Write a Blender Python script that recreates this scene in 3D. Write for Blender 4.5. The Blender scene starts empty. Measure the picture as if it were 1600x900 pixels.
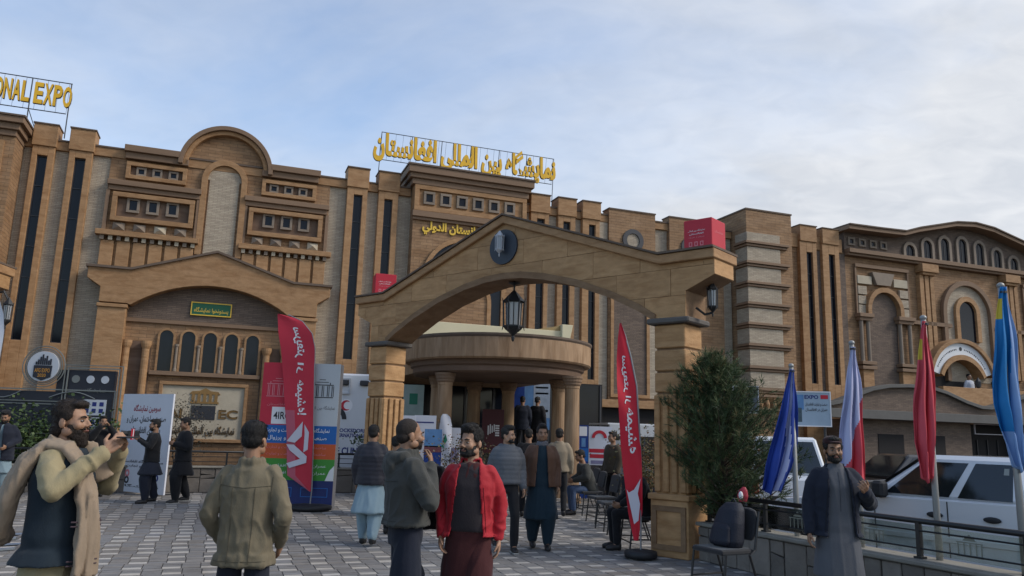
import bpy, bmesh, math, random
import numpy as np
from mathutils import Vector, Matrix, noise
R = math.radians
S = bpy.context.scene
COL = S.collection
random.seed(11)

# ------------------------------------------------------------------ camera
FPX, PITCH, ROLL, CAMZ = 1215.0, R(10.6), R(1.65), 1.6
cam_data = bpy.data.cameras.new('camera')
cam = bpy.data.objects.new('camera', cam_data)
COL.objects.link(cam)
cam_data.sensor_width = 36
cam_data.lens = FPX / 1600 * 36
cam_data.clip_start = 0.05
cam_data.clip_end = 5000
_f = Vector((0, math.cos(PITCH), math.sin(PITCH)))
_r0 = Vector((1, 0, 0))
_u0 = _r0.cross(_f)
_r = math.cos(ROLL) * _r0 + math.sin(ROLL) * _u0
_u = -math.sin(ROLL) * _r0 + math.cos(ROLL) * _u0
cam.matrix_world = Matrix(((_r.x, _u.x, -_f.x, 0), (_r.y, _u.y, -_f.y, 0), (_r.z, _u.z, -_f.z, CAMZ), (0, 0, 0, 1)))
S.camera = cam

# ------------------------------------------------------------------ sky and sun (thin overcast, brighter to the right)
SUN_AZ, SUN_EL = R(98), R(38)          # azimuth clockwise from +Y
w = bpy.data.worlds.new('World')
S.world = w
w.use_nodes = True
nt = w.node_tree
nt.nodes.clear()
N = lambda t: nt.nodes.new(t)
out = N('ShaderNodeOutputWorld'); bg = N('ShaderNodeBackground')
sky = N('ShaderNodeTexSky'); sky.sky_type = 'NISHITA'; sky.sun_disc = False
sky.sun_elevation = SUN_EL; sky.sun_rotation = SUN_AZ
sky.air_density = 1.0; sky.dust_density = 1.2; sky.ozone_density = 1.5
bg.inputs['Strength'].default_value = 0.15
tc = N('ShaderNodeTexCoord')
sep = N('ShaderNodeSeparateXYZ'); nt.links.new(tc.outputs['Generated'], sep.inputs[0])
addz = N('ShaderNodeMath'); addz.operation = 'ADD'; addz.inputs[1].default_value = 0.22
mx = N('ShaderNodeMath'); mx.operation = 'MAXIMUM'; mx.inputs[1].default_value = 0.0
nt.links.new(sep.outputs['Z'], mx.inputs[0]); nt.links.new(mx.outputs[0], addz.inputs[0])
dv = N('ShaderNodeVectorMath'); dv.operation = 'DIVIDE'
cmb = N('ShaderNodeCombineXYZ')
for i in range(3): nt.links.new(addz.outputs[0], cmb.inputs[i])
nt.links.new(tc.outputs['Generated'], dv.inputs[0]); nt.links.new(cmb.outputs[0], dv.inputs[1])
mp = N('ShaderNodeMapping'); mp.inputs['Rotation'].default_value = (0, 0, R(25)); mp.inputs['Scale'].default_value = (1.0, 1.35, 0.0)
mp.inputs['Location'].default_value = (3.1, 1.6, 0)
nt.links.new(dv.outputs[0], mp.inputs[0])
nz = N('ShaderNodeTexNoise'); nz.inputs['Scale'].default_value = 1.1; nz.inputs['Detail'].default_value = 9; nz.inputs['Roughness'].default_value = 0.55
nz.inputs['Distortion'].default_value = 0.35
nt.links.new(mp.outputs[0], nz.inputs['Vector'])
# veil of cloud thickens towards the sun side
dot = N('ShaderNodeVectorMath'); dot.operation = 'DOT_PRODUCT'
dot.inputs[1].default_value = (0.88, 0.47, 0.0)
nt.links.new(tc.outputs['Generated'], dot.inputs[0])
ma = N('ShaderNodeMath'); ma.operation = 'MULTIPLY_ADD'; ma.inputs[1].default_value = 0.5
nt.links.new(dot.outputs['Value'], ma.inputs[0]); nt.links.new(nz.outputs['Fac'], ma.inputs[2])
rp = N('ShaderNodeValToRGB')
rp.color_ramp.elements[0].position = 0.33; rp.color_ramp.elements[0].color = (0.06, 0.06, 0.06, 1)
rp.color_ramp.elements[1].position = 0.92; rp.color_ramp.elements[1].color = (0.97, 0.97, 0.97, 1)
nt.links.new(ma.outputs[0], rp.inputs[0])
nz2 = N('ShaderNodeTexNoise'); nz2.inputs['Scale'].default_value = 2.6; nz2.inputs['Detail'].default_value = 8
nt.links.new(mp.outputs[0], nz2.inputs['Vector'])
rp2 = N('ShaderNodeValToRGB')
rp2.color_ramp.elements[0].position = 0.36; rp2.color_ramp.elements[0].color = (2.65, 2.8, 3.05, 1)
rp2.color_ramp.elements[1].position = 0.62; rp2.color_ramp.elements[1].color = (3.4, 3.48, 3.62, 1)
nz3 = N('ShaderNodeTexNoise'); nz3.inputs['Scale'].default_value = 11; nz3.inputs['Detail'].default_value = 7; nz3.inputs['Distortion'].default_value = 0.6
nt.links.new(mp.outputs[0], nz3.inputs['Vector'])
av = N('ShaderNodeMath'); av.operation = 'MULTIPLY_ADD'; av.inputs[1].default_value = 0.40
hf = N('ShaderNodeMath'); hf.operation = 'MULTIPLY'; hf.inputs[1].default_value = 0.60
nt.links.new(nz2.outputs['Fac'], hf.inputs[0]); nt.links.new(nz3.outputs['Fac'], av.inputs[0]); nt.links.new(hf.outputs[0], av.inputs[2])
nt.links.new(av.outputs[0], rp2.inputs[0])
mix = N('ShaderNodeMixRGB')
nt.links.new(rp.outputs[0], mix.inputs[0]); nt.links.new(sky.outputs[0], mix.inputs[1]); nt.links.new(rp2.outputs[0], mix.inputs[2])
nt.links.new(mix.outputs[0], bg.inputs[0]); nt.links.new(bg.outputs[0], out.inputs[0])

sl = bpy.data.lights.new('sun', 'SUN')
sun = bpy.data.objects.new('sun', sl); COL.objects.link(sun)
sl.energy = 1.5; sl.angle = R(17); sl.color = (1.0, 0.95, 0.88)
sd = Vector((math.sin(SUN_AZ) * math.cos(SUN_EL), math.cos(SUN_AZ) * math.cos(SUN_EL), math.sin(SUN_EL)))
sun.rotation_euler = sd.to_track_quat('Z', 'Y').to_euler()
S.view_settings.view_transform = 'Standard'; S.view_settings.look = 'None'
S.view_settings.exposure = 0.70; S.view_settings.gamma = 1.0
S.render.engine = 'CYCLES'
S.cycles.max_bounces = 6; S.cycles.transparent_max_bounces = 12

# ------------------------------------------------------------------ materials
MATS = {}
def mat(name, col, rough=0.8, var=0.0, scale=3.0, stretch=(1, 1, 1), bump=0.0, bscale=None, spec=0.35, metal=0.0,
        objvar=0.0, brick=None, trans=None, emit=None, coat=0.0, veins=None, sheen=0.0):
    if name in MATS: return MATS[name]
    m = bpy.data.materials.new(name); m.use_nodes = True
    t = m.node_tree; n = t.nodes; L = t.links
    b = n['Principled BSDF']
    b.inputs['Roughness'].default_value = rough
    b.inputs['Specular IOR Level'].default_value = spec
    b.inputs['Metallic'].default_value = metal
    if coat: b.inputs['Coat Weight'].default_value = coat; b.inputs['Coat Roughness'].default_value = 0.08
    if sheen: b.inputs['Sheen Weight'].default_value = sheen
    c4 = (*col, 1)
    b.inputs['Base Color'].default_value = c4
    cur = None
    tcn = n.new('ShaderNodeTexCoord')
    def mapped(src, st):
        mpn = n.new('ShaderNodeMapping'); mpn.inputs['Scale'].default_value = st
        L.new(src, mpn.inputs[0]); return mpn.outputs[0]
    def mul(a_out, f_out, lo, hi):
        mr = n.new('ShaderNodeMapRange'); mr.inputs['To Min'].default_value = lo; mr.inputs['To Max'].default_value = hi
        L.new(f_out, mr.inputs['Value'])
        mm = n.new('ShaderNodeVectorMath'); mm.operation = 'SCALE'
        if a_out is None: mm.inputs[0].default_value = col
        else: L.new(a_out, mm.inputs[0])
        L.new(mr.outputs[0], mm.inputs['Scale']); return mm.outputs[0]
    base = tcn.outputs['Object']
    if objvar:
        oi = n.new('ShaderNodeObjectInfo')
        ad = n.new('ShaderNodeVectorMath'); ad.operation = 'MULTIPLY_ADD'
        ad.inputs[1].default_value = (1, 1, 1)
        sc = n.new('ShaderNodeVectorMath'); sc.operation = 'SCALE'; sc.inputs[0].default_value = (37, 53, 71)
        L.new(oi.outputs['Random'], sc.inputs['Scale'])
        L.new(base, ad.inputs[0]); L.new(sc.outputs[0], ad.inputs[2]); base = ad.outputs[0]
    hgt = None
    if brick:
        bw, bh, mort, mcol, c2, planes = brick
        sx = n.new('ShaderNodeSeparateXYZ'); L.new(tcn.outputs['Object'], sx.inputs[0])
        cb = n.new('ShaderNodeCombineXYZ')
        if planes == 'xz':
            add = n.new('ShaderNodeMath'); add.operation = 'ADD'
            L.new(sx.outputs[0], add.inputs[0]); L.new(sx.outputs[1], add.inputs[1])
            L.new(add.outputs[0], cb.inputs[0]); L.new(sx.outputs[2], cb.inputs[1])
        else:
            L.new(sx.outputs[0], cb.inputs[0]); L.new(sx.outputs[1], cb.inputs[1])
        br = n.new('ShaderNodeTexBrick')
        br.inputs['Scale'].default_value = 1.0
        br.inputs['Brick Width'].default_value = bw; br.inputs['Row Height'].default_value = bh
        br.inputs['Mortar Size'].default_value = mort; br.inputs['Mortar Smooth'].default_value = 0.3
        br.inputs['Color1'].default_value = c4; br.inputs['Color2'].default_value = (*c2, 1)
        br.inputs['Mortar'].default_value = (*mcol, 1); br.inputs['Bias'].default_value = 0.0
        L.new(cb.outputs[0], br.inputs['Vector'])
        cur = br.outputs['Color']; hgt = br.outputs['Fac']
    if veins:
        vn = n.new('ShaderNodeTexNoise'); vn.inputs['Scale'].default_value = veins[0]; vn.inputs['Detail'].default_value = 7
        vn.inputs['Distortion'].default_value = 0.9
        L.new(mapped(base, veins[1]), vn.inputs['Vector'])
        rr = n.new('ShaderNodeValToRGB')
        e = rr.color_ramp.elements
        e[0].position = 0.30; e[0].color = (*[min(1, v * veins[2]) for v in (1, .93, .85)], 1)
        e[1].position = 0.70; e[1].color = (*[v * veins[3] for v in (1, 1.03, 1.08)], 1)
        x = e.new(0.5); x.color = (1, 1, 1, 1)
        L.new(vn.outputs['Fac'], rr.inputs[0])
        mm = n.new('ShaderNodeVectorMath'); mm.operation = 'MULTIPLY'
        if cur is None: mm.inputs[0].default_value = col
        else: L.new(cur, mm.inputs[0])
        L.new(rr.outputs[0], mm.inputs[1]); cur = mm.outputs[0]
    if var:
        nn = n.new('ShaderNodeTexNoise'); nn.inputs['Scale'].default_value = scale; nn.inputs['Detail'].default_value = 6; nn.inputs['Roughness'].default_value = 0.6
        L.new(mapped(base, stretch), nn.inputs['Vector'])
        cur = mul(cur, nn.outputs['Fac'], 1 - 1.9 * var, 1 + 1.9 * var)
    if objvar:
        cur = mul(cur, oi.outputs['Random'], 1 - objvar, 1 + objvar)
    if cur is not None: L.new(cur, b.inputs['Base Color'])
    if bump:
        bn = n.new('ShaderNodeTexNoise'); bn.inputs['Scale'].default_value = bscale or scale * 8; bn.inputs['Detail'].default_value = 5
        L.new(mapped(base, stretch), bn.inputs['Vector'])
        bp = n.new('ShaderNodeBump'); bp.inputs['Strength'].default_value = bump; bp.inputs['Distance'].default_value = 0.02
        L.new(bn.outputs['Fac'], bp.inputs['Height'])
        if hgt is not None:
            b2 = n.new('ShaderNodeBump'); b2.inputs['Strength'].default_value = 0.5; b2.inputs['Distance'].default_value = 0.012; b2.invert = True
            L.new(hgt, b2.inputs['Height']); L.new(bp.outputs[0], b2.inputs['Normal']); bp = b2
        L.new(bp.outputs[0], b.inputs['Normal'])
    if trans is not None:
        b.inputs['Transmission Weight'].default_value = trans
    if emit:
        b.inputs['Emission Color'].default_value = (*emit[0], 1); b.inputs['Emission Strength'].default_value = emit[1]
    MATS[name] = m
    return m
def glass_mat(name, tint, alpha):
    """thin clear pane: mostly see-through with a glossy reflection"""
    m = bpy.data.materials.new(name); m.use_nodes = True
    t = m.node_tree; n = t.nodes; L = t.links
    n.remove(n['Principled BSDF'])
    tr = n.new('ShaderNodeBsdfTransparent'); tr.inputs[0].default_value = (*tint, 1)
    gl = n.new('ShaderNodeBsdfGlossy'); gl.inputs['Roughness'].default_value = 0.06
    mxs = n.new('ShaderNodeMixShader'); fr = n.new('ShaderNodeFresnel'); fr.inputs[0].default_value = 1.5
    md = n.new('ShaderNodeMath'); md.operation = 'ADD'; md.inputs[1].default_value = alpha
    L.new(fr.outputs[0], md.inputs[0]); L.new(md.outputs[0], mxs.inputs[0])
    L.new(tr.outputs[0], mxs.inputs[1]); L.new(gl.outputs[0], mxs.inputs[2]); L.new(mxs.outputs[0], n['Material Output'].inputs[0])
    MATS[name] = m; return m

HS = (0.5, 0.5, 5.0)    # horizontal streaks
BROWN = mat('brown_stone', (0.310, 0.176, 0.083), 0.75, 0.13, 7, (1, 1, 1.6), 0.25, 22, objvar=0.09, veins=(1.5, (1.5, 1.5, 5.5), 0.82, 1.16))
BROWNW = mat('brown_stone_wall', (0.290, 0.172, 0.088), 0.8, 0.13, 6, (1, 1, 1.6), 0.3, 20, veins=(1.2, (1.2, 1.2, 4.5), 0.80, 1.16),
             brick=(0.42, 0.105, 0.006, (0.13, 0.078, 0.045), (0.235, 0.138, 0.072), 'xz'))
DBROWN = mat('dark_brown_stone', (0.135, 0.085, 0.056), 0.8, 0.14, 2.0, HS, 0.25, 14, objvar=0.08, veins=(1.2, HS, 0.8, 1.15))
BEIGE = mat('beige_brick', (0.42, 0.35, 0.26), 0.85, 0.12, 2.2, (1, 1, 2), 0.35, 25,
            brick=(0.24, 0.052, 0.006, (0.23, 0.185, 0.14), (0.33, 0.27, 0.20), 'xz'))
GREYB = mat('grey_brown_brick', (0.165, 0.120, 0.090), 0.85, 0.16, 2.2, (1, 1, 2), 0.35, 25,
            brick=(0.26, 0.055, 0.006, (0.085, 0.062, 0.05), (0.118, 0.086, 0.066), 'xz'))
LSTONE = mat('light_stone', (0.42, 0.36, 0.265), 0.8, 0.1, 4, (1, 1, 1), 0.2, 25, objvar=0.06)
TRIM = mat('trim_stone', (0.20, 0.127, 0.078), 0.75, 0.12, 2.0, HS, 0.2, 20, objvar=0.06)
CAPS = mat('parapet_cap', (0.12, 0.085, 0.062), 0.8, 0.15, 3)
WTRIM = mat('window_surround', (0.21, 0.165, 0.125), 0.75, 0.1, 5, objvar=0.08)
DGLASS = mat('dark_glass', (0.007, 0.009, 0.014), 0.1, 0.3, 1.5, spec=0.22)
DFRAME = mat('dark_metal', (0.022, 0.022, 0.026), 0.45, spec=0.5)
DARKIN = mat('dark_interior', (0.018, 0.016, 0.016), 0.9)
GOLD = mat('gold_letters', (0.68, 0.43, 0.035), 0.45, 0.12, 6, spec=0.5)
GOLDS = mat('letter_side', (0.10, 0.065, 0.03), 0.6)

# ------------------------------------------------------------------ mesh helpers
class MB:
    def __init__(s): s.v = []; s.f = []; s.m = []
    def add(s, vs, fs, mi=0):
        k = len(s.v); s.v += [tuple(p) for p in vs]
        for q in fs: s.f.append([i + k for i in q]); s.m.append(mi)
        return s
    def box(s, x0, x1, y0, y1, z0, z1, mi=0, M=None):
        vs = [(x, y, z) for z in (z0, z1) for y in (y0, y1) for x in (x0, x1)]
        if M is not None: vs = [M @ Vector(p) for p in vs]
        return s.add(vs, [(0, 2, 3, 1), (4, 5, 7, 6), (0, 1, 5, 4), (2, 6, 7, 3), (0, 4, 6, 2), (1, 3, 7, 5)], mi)
    def prism(s, poly, y0, y1, mi=0):
        """polygon in x,z (counter-clockwise seen from the front) from y0 (front) back to y1"""
        n = len(poly)
        vs = [(p[0], y0, p[1]) for p in poly] + [(p[0], y1, p[1]) for p in poly]
        fs = [tuple(range(n)), tuple(range(2 * n - 1, n - 1, -1))] + [(i, i + n, (i + 1) % n + n, (i + 1) % n) for i in range(n)]
        return s.add(vs, fs, mi)
    def slab(s, poly, z0, z1, mi=0):
        n = len(poly)
        vs = [(p[0], p[1], z0) for p in poly] + [(p[0], p[1], z1) for p in poly]
        fs = [tuple(range(n - 1, -1, -1)), tuple(range(n, 2 * n))] + [(i, (i + 1) % n, (i + 1) % n + n, i + n) for i in range(n)]
        return s.add(vs, fs, mi)
    def tube(s, pts, rad, n=8, mi=0, cap=True, flat=1.0):
        pts = [Vector(p) for p in pts]
        if not isinstance(rad, (list, tuple)): rad = [rad] * len(pts)
        k = len(s.v); prev = None
        for i, p in enumerate(pts):
            d = (pts[min(i + 1, len(pts) - 1)] - pts[max(i - 1, 0)])
            d = d.normalized() if d.length > 1e-9 else Vector((0, 0, 1))
            if prev is None:
                a = d.orthogonal().normalized()
            else:
                a = (prev - d * prev.dot(d)); a = a.normalized() if a.length > 1e-6 else d.orthogonal().normalized()
            prev = a; b = d.cross(a)
            for j in range(n):
                t = 2 * math.pi * j / n
                s.v.append(tuple(p + (a * math.cos(t) + b * math.sin(t) * flat) * rad[i]))
        for i in range(len(pts) - 1):
            for j in range(n):
                s.f.append([k + i * n + j, k + i * n + (j + 1) % n, k + (i + 1) * n + (j + 1) % n, k + (i + 1) * n + j]); s.m.append(mi)
        if cap:
            s.f.append([k + j for j in range(n - 1, -1, -1)]); s.m.append(mi)
            e = k + (len(pts) - 1) * n
            s.f.append([e + j for j in range(n)]); s.m.append(mi)
        return s
    def lathe(s, prof, n=16, cx=0, cy=0, mi=0, ph=0.0):
        k = len(s.v)
        for r, z in prof:
            for j in range(n):
                t = 2 * math.pi * j / n + ph
                s.v.append((cx + max(r, 1e-4) * math.cos(t), cy + max(r, 1e-4) * math.sin(t), z))
        for i in range(len(prof) - 1):
            for j in range(n):
                s.f.append([k + i * n + j, k + i * n + (j + 1) % n, k + (i + 1) * n + (j + 1) % n, k + (i + 1) * n + j]); s.m.append(mi)
        s.f.append([k + j for j in range(n - 1, -1, -1)]); s.m.append(mi)
        e = k + (len(prof) - 1) * n
        s.f.append([e + j for j in range(n)]); s.m.append(mi)
        return s
    def ell(s, c, r, n=14, m=9, M=None, mi=0):
        k = len(s.v); c = Vector(c)
        for i in range(m + 1):
            ph = -math.pi / 2 + math.pi * i / m
            for j in range(n):
                t = 2 * math.pi * j / n
                p = Vector((r[0] * math.cos(ph) * math.cos(t), r[1] * math.cos(ph) * math.sin(t), r[2] * math.sin(ph)))
                if M is not None: p = M @ p
                s.v.append(tuple(c + p))
        for i in range(m):
            for j in range(n):
                s.f.append([k + i * n + j, k + i * n + (j + 1) % n, k + (i + 1) * n + (j + 1) % n, k + (i + 1) * n + j]); s.m.append(mi)
        return s
    def mesh(s, name, mats, smooth=False):
        me = bpy.data.meshes.new(name)
        me.from_pydata(s.v, [], s.f)
        for mm in (mats if isinstance(mats, (list, tuple)) else [mats]): me.materials.append(mm)
        if any(s.m): me.polygons.foreach_set('material_index', s.m)
        if smooth: me.polygons.foreach_set('use_smooth', [True] * len(s.f))
        me.validate(); me.update()
        return me
    def build(s, name, mats, parent=None, smooth=False, bevel=0.0, loc=None, kind=None, fixn=False):
        me = s.mesh(name, mats, smooth)
        if fixn:
            bm = bmesh.new(); bm.from_mesh(me); bmesh.ops.recalc_face_normals(bm, faces=bm.faces); bm.to_mesh(me); bm.free()
        o = bpy.data.objects.new(name, me); COL.objects.link(o)
        if parent is not None: o.parent = parent
        if loc is not None: o.location = loc
        if bevel:
            b = o.modifiers.new('bevel', 'BEVEL'); b.width = bevel; b.segments = 1; b.limit_method = 'ANGLE'
        if kind: o['kind'] = kind
        return o

def thing(name, label, cat, loc=(0, 0, 0), rotz=0.0, group=None):
    o = bpy.data.objects.new(name, None); COL.objects.link(o)
    o.empty_display_size = 0.2
    o.location = loc; o.rotation_euler = (0, 0, rotz)
    o['label'] = label; o['category'] = cat
    if group: o['group'] = group
    return o
def tag(o, label, cat, group=None):
    o['label'] = label; o['category'] = cat
    if group: o['group'] = group
    return o
def node(name, parent):
    o = bpy.data.objects.new(name, None); COL.objects.link(o); o.empty_display_size = 0.1; o.parent = parent; return o
def copy_tree(o, parent=None, children=None):
    if children is None:
        children = {}
        for x in S.objects:
            if x.parent is not None: children.setdefault(x.parent.name, []).append(x)
    c = o.copy(); COL.objects.link(c)
    if parent is not None:
        c.parent = parent
    for ch in children.get(o.name, []): copy_tree(ch, c, children)
    return c
def arc(cx, cz, r, a0, a1, n=20):
    return [(cx + r * math.cos(R(a0 + (a1 - a0) * i / n)), cz + r * math.sin(R(a0 + (a1 - a0) * i / n))) for i in range(n + 1)]
def arch_ring(cx, cz, ro, ri, zb, n=20):
    """arch band with straight legs down to zb"""
    o_ = arc(cx, cz, ro, 0, 180, n); i_ = arc(cx, cz, ri, 180, 0, n)
    p = ([(cx + ro, zb)] if zb < cz - 1e-6 else []) + o_ + ([(cx - ro, zb), (cx - ri, zb)] if zb < cz - 1e-6 else []) + i_ + ([(cx + ri, zb)] if zb < cz - 1e-6 else [])
    return p
def arch_fill(cx, cz, r, zb, n=20):
    p = arc(cx, cz, r, 0, 180, n)
    return ([(cx + r, zb)] + p + [(cx - r, zb)]) if zb < cz - 1e-6 else p
def rect(x0, x1, z0, z1): return [(x0, z0), (x1, z0), (x1, z1), (x0, z1)]
def frame_mb(mb, x0, x1, z0, z1, t, y0, y1, mi=0):
    mb.box(x0, x1, y0, y1, z1 - t, z1, mi); mb.box(x0, x1, y0, y1, z0, z0 + t, mi)
    mb.box(x0, x0 + t, y0, y1, z0 + t, z1 - t, mi); mb.box(x1 - t, x1, y0, y1, z0 + t, z1 - t, mi)
    return mb

# ------------------------------------------------------------------ lettering
AR = {}
for ch, base, four in (('ا', 0xFE8D, 0), ('ب', 0xFE8F, 1), ('پ', 0xFB56, 1), ('ت', 0xFE95, 1), ('ج', 0xFE9D, 1), ('چ', 0xFB7A, 1), ('ح', 0xFEA1, 1), ('خ', 0xFEA5, 1),
                       ('د', 0xFEA9, 0), ('ذ', 0xFEAB, 0), ('ر', 0xFEAD, 0), ('ز', 0xFEAF, 0), ('س', 0xFEB1, 1), ('ش', 0xFEB5, 1), ('ص', 0xFEB9, 1), ('ض', 0xFEBD, 1),
                       ('ط', 0xFEC1, 1), ('ظ', 0xFEC5, 1), ('ع', 0xFEC9, 1), ('غ', 0xFECD, 1), ('ف', 0xFED1, 1), ('ق', 0xFED5, 1), ('ک', 0xFB8E, 1), ('گ', 0xFB92, 1),
                       ('ل', 0xFEDD, 1), ('م', 0xFEE1, 1), ('ن', 0xFEE5, 1), ('ه', 0xFEE9, 1), ('و', 0xFEED, 0), ('ی', 0xFBFC, 1), ('ي', 0xFEF1, 1), ('أ', 0xFE83, 0)):
    AR[ch] = (base, four)
def shape_ar(txt):
    res = []
    for i, c in enumerate(txt):
        if c not in AR: res.append(c); continue
        b, four = AR[c]
        prev = i > 0 and txt[i - 1] in AR and AR[txt[i - 1]][1]
        nxt = four and i + 1 < len(txt) and txt[i + 1] in AR
        k = (3 if nxt else 1) if prev else (2 if nxt else 0)
        res.append(chr(b + k))
    return ''.join(reversed(res))
_fc = bpy.data.curves.new('lettering_source', 'FONT'); _fo = bpy.data.objects.new('lettering_source', _fc)
COL.objects.link(_fo)
GLY = {}
def _eval(txt, bold):
    _fc.body = txt; _fc.offset = bold; _fc.resolution_u = 3
    bpy.context.view_layer.update()
    e = _fo.evaluated_get(bpy.context.evaluated_depsgraph_get())
    m = e.to_mesh(); vs = [tuple(v.co) for v in m.vertices]; fs = [tuple(p.vertices) for p in m.polygons]
    e.to_mesh_clear(); return vs, fs
def glyph(ch, bold):
    k = (ch, bold)
    if k not in GLY:
        bar = max(v[0] for v in _eval('|', 0)[0])
        adv = max(v[0] for v in _eval(ch + '|', 0)[0]) - bar
        GLY[k] = ((*_eval(ch, bold), adv) if ch != ' ' else ([], [], adv))
    return GLY[k]
def text_shape(txt, bold=0.0):
    vs, fs, x = [], [], 0.0
    for i, ch in enumerate(txt):
        gv, gf, adv = glyph(ch, bold)
        k = len(vs); vs += [(a + x, b, 0.004 * (i % 2)) for a, b, c in gv]; fs += [tuple(j + k for j in q) for q in gf]
        x += adv
    return vs, fs
def write(name, txt, origin, ax, ay, width=None, height=None, m=None, parent=None, bold=0.0, depth=0.0, center=True, ar=False, mirror=False, m2=None):
    """letters laid in the plane ax (reading width), ay (up); front towards ax x ay... thickness depth behind the front"""
    vs, fs = text_shape(shape_ar(txt) if ar else txt, bold)
    if not vs: return None
    xs = [v[0] for v in vs]; ys = [v[1] for v in vs]
    x0, x1, y0, y1 = min(xs), max(xs), min(ys), max(ys)
    sx = width / (x1 - x0) if width else None; sy = height / (y1 - y0) if height else None
    sx = sx or sy; sy = sy or sx
    O = Vector(origin); ax = Vector(ax).normalized(); ay = Vector(ay).normalized(); an = ax.cross(ay)
    cx = (x0 + x1) / 2 if center else x0; cy = (y0 + y1) / 2 if center else y0
    P = [O + ax * ((v[0] - cx) * sx * (-1 if mirror else 1)) + ay * ((v[1] - cy) * sy) + an * (v[2] * min(sx, sy)) for v in vs]
    mb = MB(); mb.add(P, [q[::-1] for q in fs] if mirror else fs)
    if depth:
        n = len(P)
        mb.v += [tuple(p - an * depth) for p in P]
        cnt = {}
        for q in fs:
            for a, b in zip(q, q[1:] + q[:1]):
                kk = (min(a, b), max(a, b)); cnt.setdefault(kk, []).append((a, b))
        for kk, e in cnt.items():
            if len(e) == 1: mb.f.append([e[0][1], e[0][0], e[0][0] + n, e[0][1] + n]); mb.m.append(1 if m2 else 0)
    return mb.build(name, [m, m2] if m2 else m, parent)
# ------------------------------------------------------------------ terrain, plaza
ASPH = mat('asphalt', (0.060, 0.058, 0.056), 0.9, 0.2, 0.8, bump=0.4, bscale=60)
EARTH = mat('dry_ground', (0.12, 0.10, 0.08), 0.95, 0.2, 0.05, bump=0.3, bscale=3)
MB().add([(-1500, -1500, -0.46), (1500, -1500, -0.46), (1500, 1500, -0.46), (-1500, 1500, -0.46)], [(0, 1, 2, 3)]).build('ground', EARTH, kind='structure')
MB().add([(1.5, -6, -0.452), (60, -6, -0.452), (60, 60, -0.452), (1.5, 60, -0.452)], [(0, 1, 2, 3)]).build('parking_lot', ASPH, kind='structure')
FA = R(20.0)
FD = Vector((math.cos(FA), math.sin(FA), 0)); FN = Vector((math.sin(FA), -math.cos(FA), 0))
HP = Vector((-11.4045, 23.0, 0))        # facade origin
PAVD = mat('paver_grey', (0.172, 0.165, 0.160), 0.8, 0.22, 5, veins=(.45, (1, 1, 1), .80, 1.10), bump=0.35, bscale=60, objvar=0.16)
PAVL = mat('paver_light', (0.40, 0.37, 0.33), 0.8, 0.16, 6, veins=(.45, (1, 1, 1), .78, 1.06), bump=0.25, bscale=60, objvar=0.10)
PAVB = mat('paving_bed', (0.075, 0.072, 0.069), 0.9, 0.2, 2, bump=0.3, bscale=40)
plaza_poly = [(-34, -5), (5.6, -5), (5.5, 4.5), (4.45, 6.9), (2.75, 11.2), (3.0, 12.6), (8.5, 30.5), (-31, 16.5)]
plaza = MB().slab(plaza_poly, -0.6, -0.012).build('plaza_pavement', PAVB, kind='structure')
def inside(p, poly):
    c = False; n = len(poly)
    for i in range(n):
        x1, y1 = poly[i]; x2, y2 = poly[(i + 1) % n]
        if (y1 > p[1]) != (y2 > p[1]) and p[0] < (x2 - x1) * (p[1] - y1) / (y2 - y1) + x1: c = not c
    return c
PW, PDp = 0.205, 0.128
near, far = [], MB()
FDx, FDy = FD.x, FD.y
def px_depth(x, y):   # metres ahead of the camera
    return y
for ia in range(-70, 50):
    for ib in range(-115, 150):
        a, b = ia * PW, ib * PDp
        a += (0.0, .03, .015, .045, .02)[(ib // 3) % 5]
        x = -2 + FDx * a - FD.y * b; y = 14 + FDy * a + FD.x * b
        if y < 7.6 or y > 24 or abs(x) > 0.75 * y or not inside((x, y), plaza_poly): continue
        light = ib % 3 == 0 and ia % 2 == 0
        rr = random.random()
        if light and rr < 0.03: light = False
        dz = random.uniform(-0.003, 0.003)
        if y * y + x * x < 9.45 ** 2 and 8.35 < y and -6.2 < x < 2.9 and len(near) < 290:
            near.append((x, y, dz, light))
        else:
            g = 0.006
            h = [(-PW / 2 + g, -PDp / 2 + g), (PW / 2 - g, -PDp / 2 + g), (PW / 2 - g, PDp / 2 - g), (-PW / 2 + g, PDp / 2 - g)]
            vs = [(x + FDx * p - FD.y * q, y + FDy * p + FDx * q, z) for z in (-0.02, dz) for p, q in h]
            far.add(vs, [(4, 5, 6, 7), (0, 1, 5, 4), (1, 2, 6, 5), (2, 3, 7, 6), (3, 0, 4, 7)], 1 if light else (2 if rr > 0.6 else 0))
PAVD2 = mat('paver_grey_warm', (0.195, 0.18, 0.165), 0.8, 0.2, 5, veins=(.45, (1, 1, 1), .80, 1.10), bump=0.35, bscale=60)
far.build('far_pavers', [PAVD, PAVL, PAVD2], plaza, kind='stuff')
pm = {}
for li in (0, 1):
    q = MB().box(-PW / 2 + .006, PW / 2 - .006, -PDp / 2 + .006, PDp / 2 - .006, -0.02, 0)
    pm[li] = q.mesh('paver', PAVL if li else PAVD)
for x, y, dz, l in near:
    o = bpy.data.objects.new('paver', pm[1 if l else 0]); COL.objects.link(o); o.parent = plaza
    o.location = (x, y, dz); o.rotation_euler = (random.uniform(-.008, .008), random.uniform(-.008, .008), FA)

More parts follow.
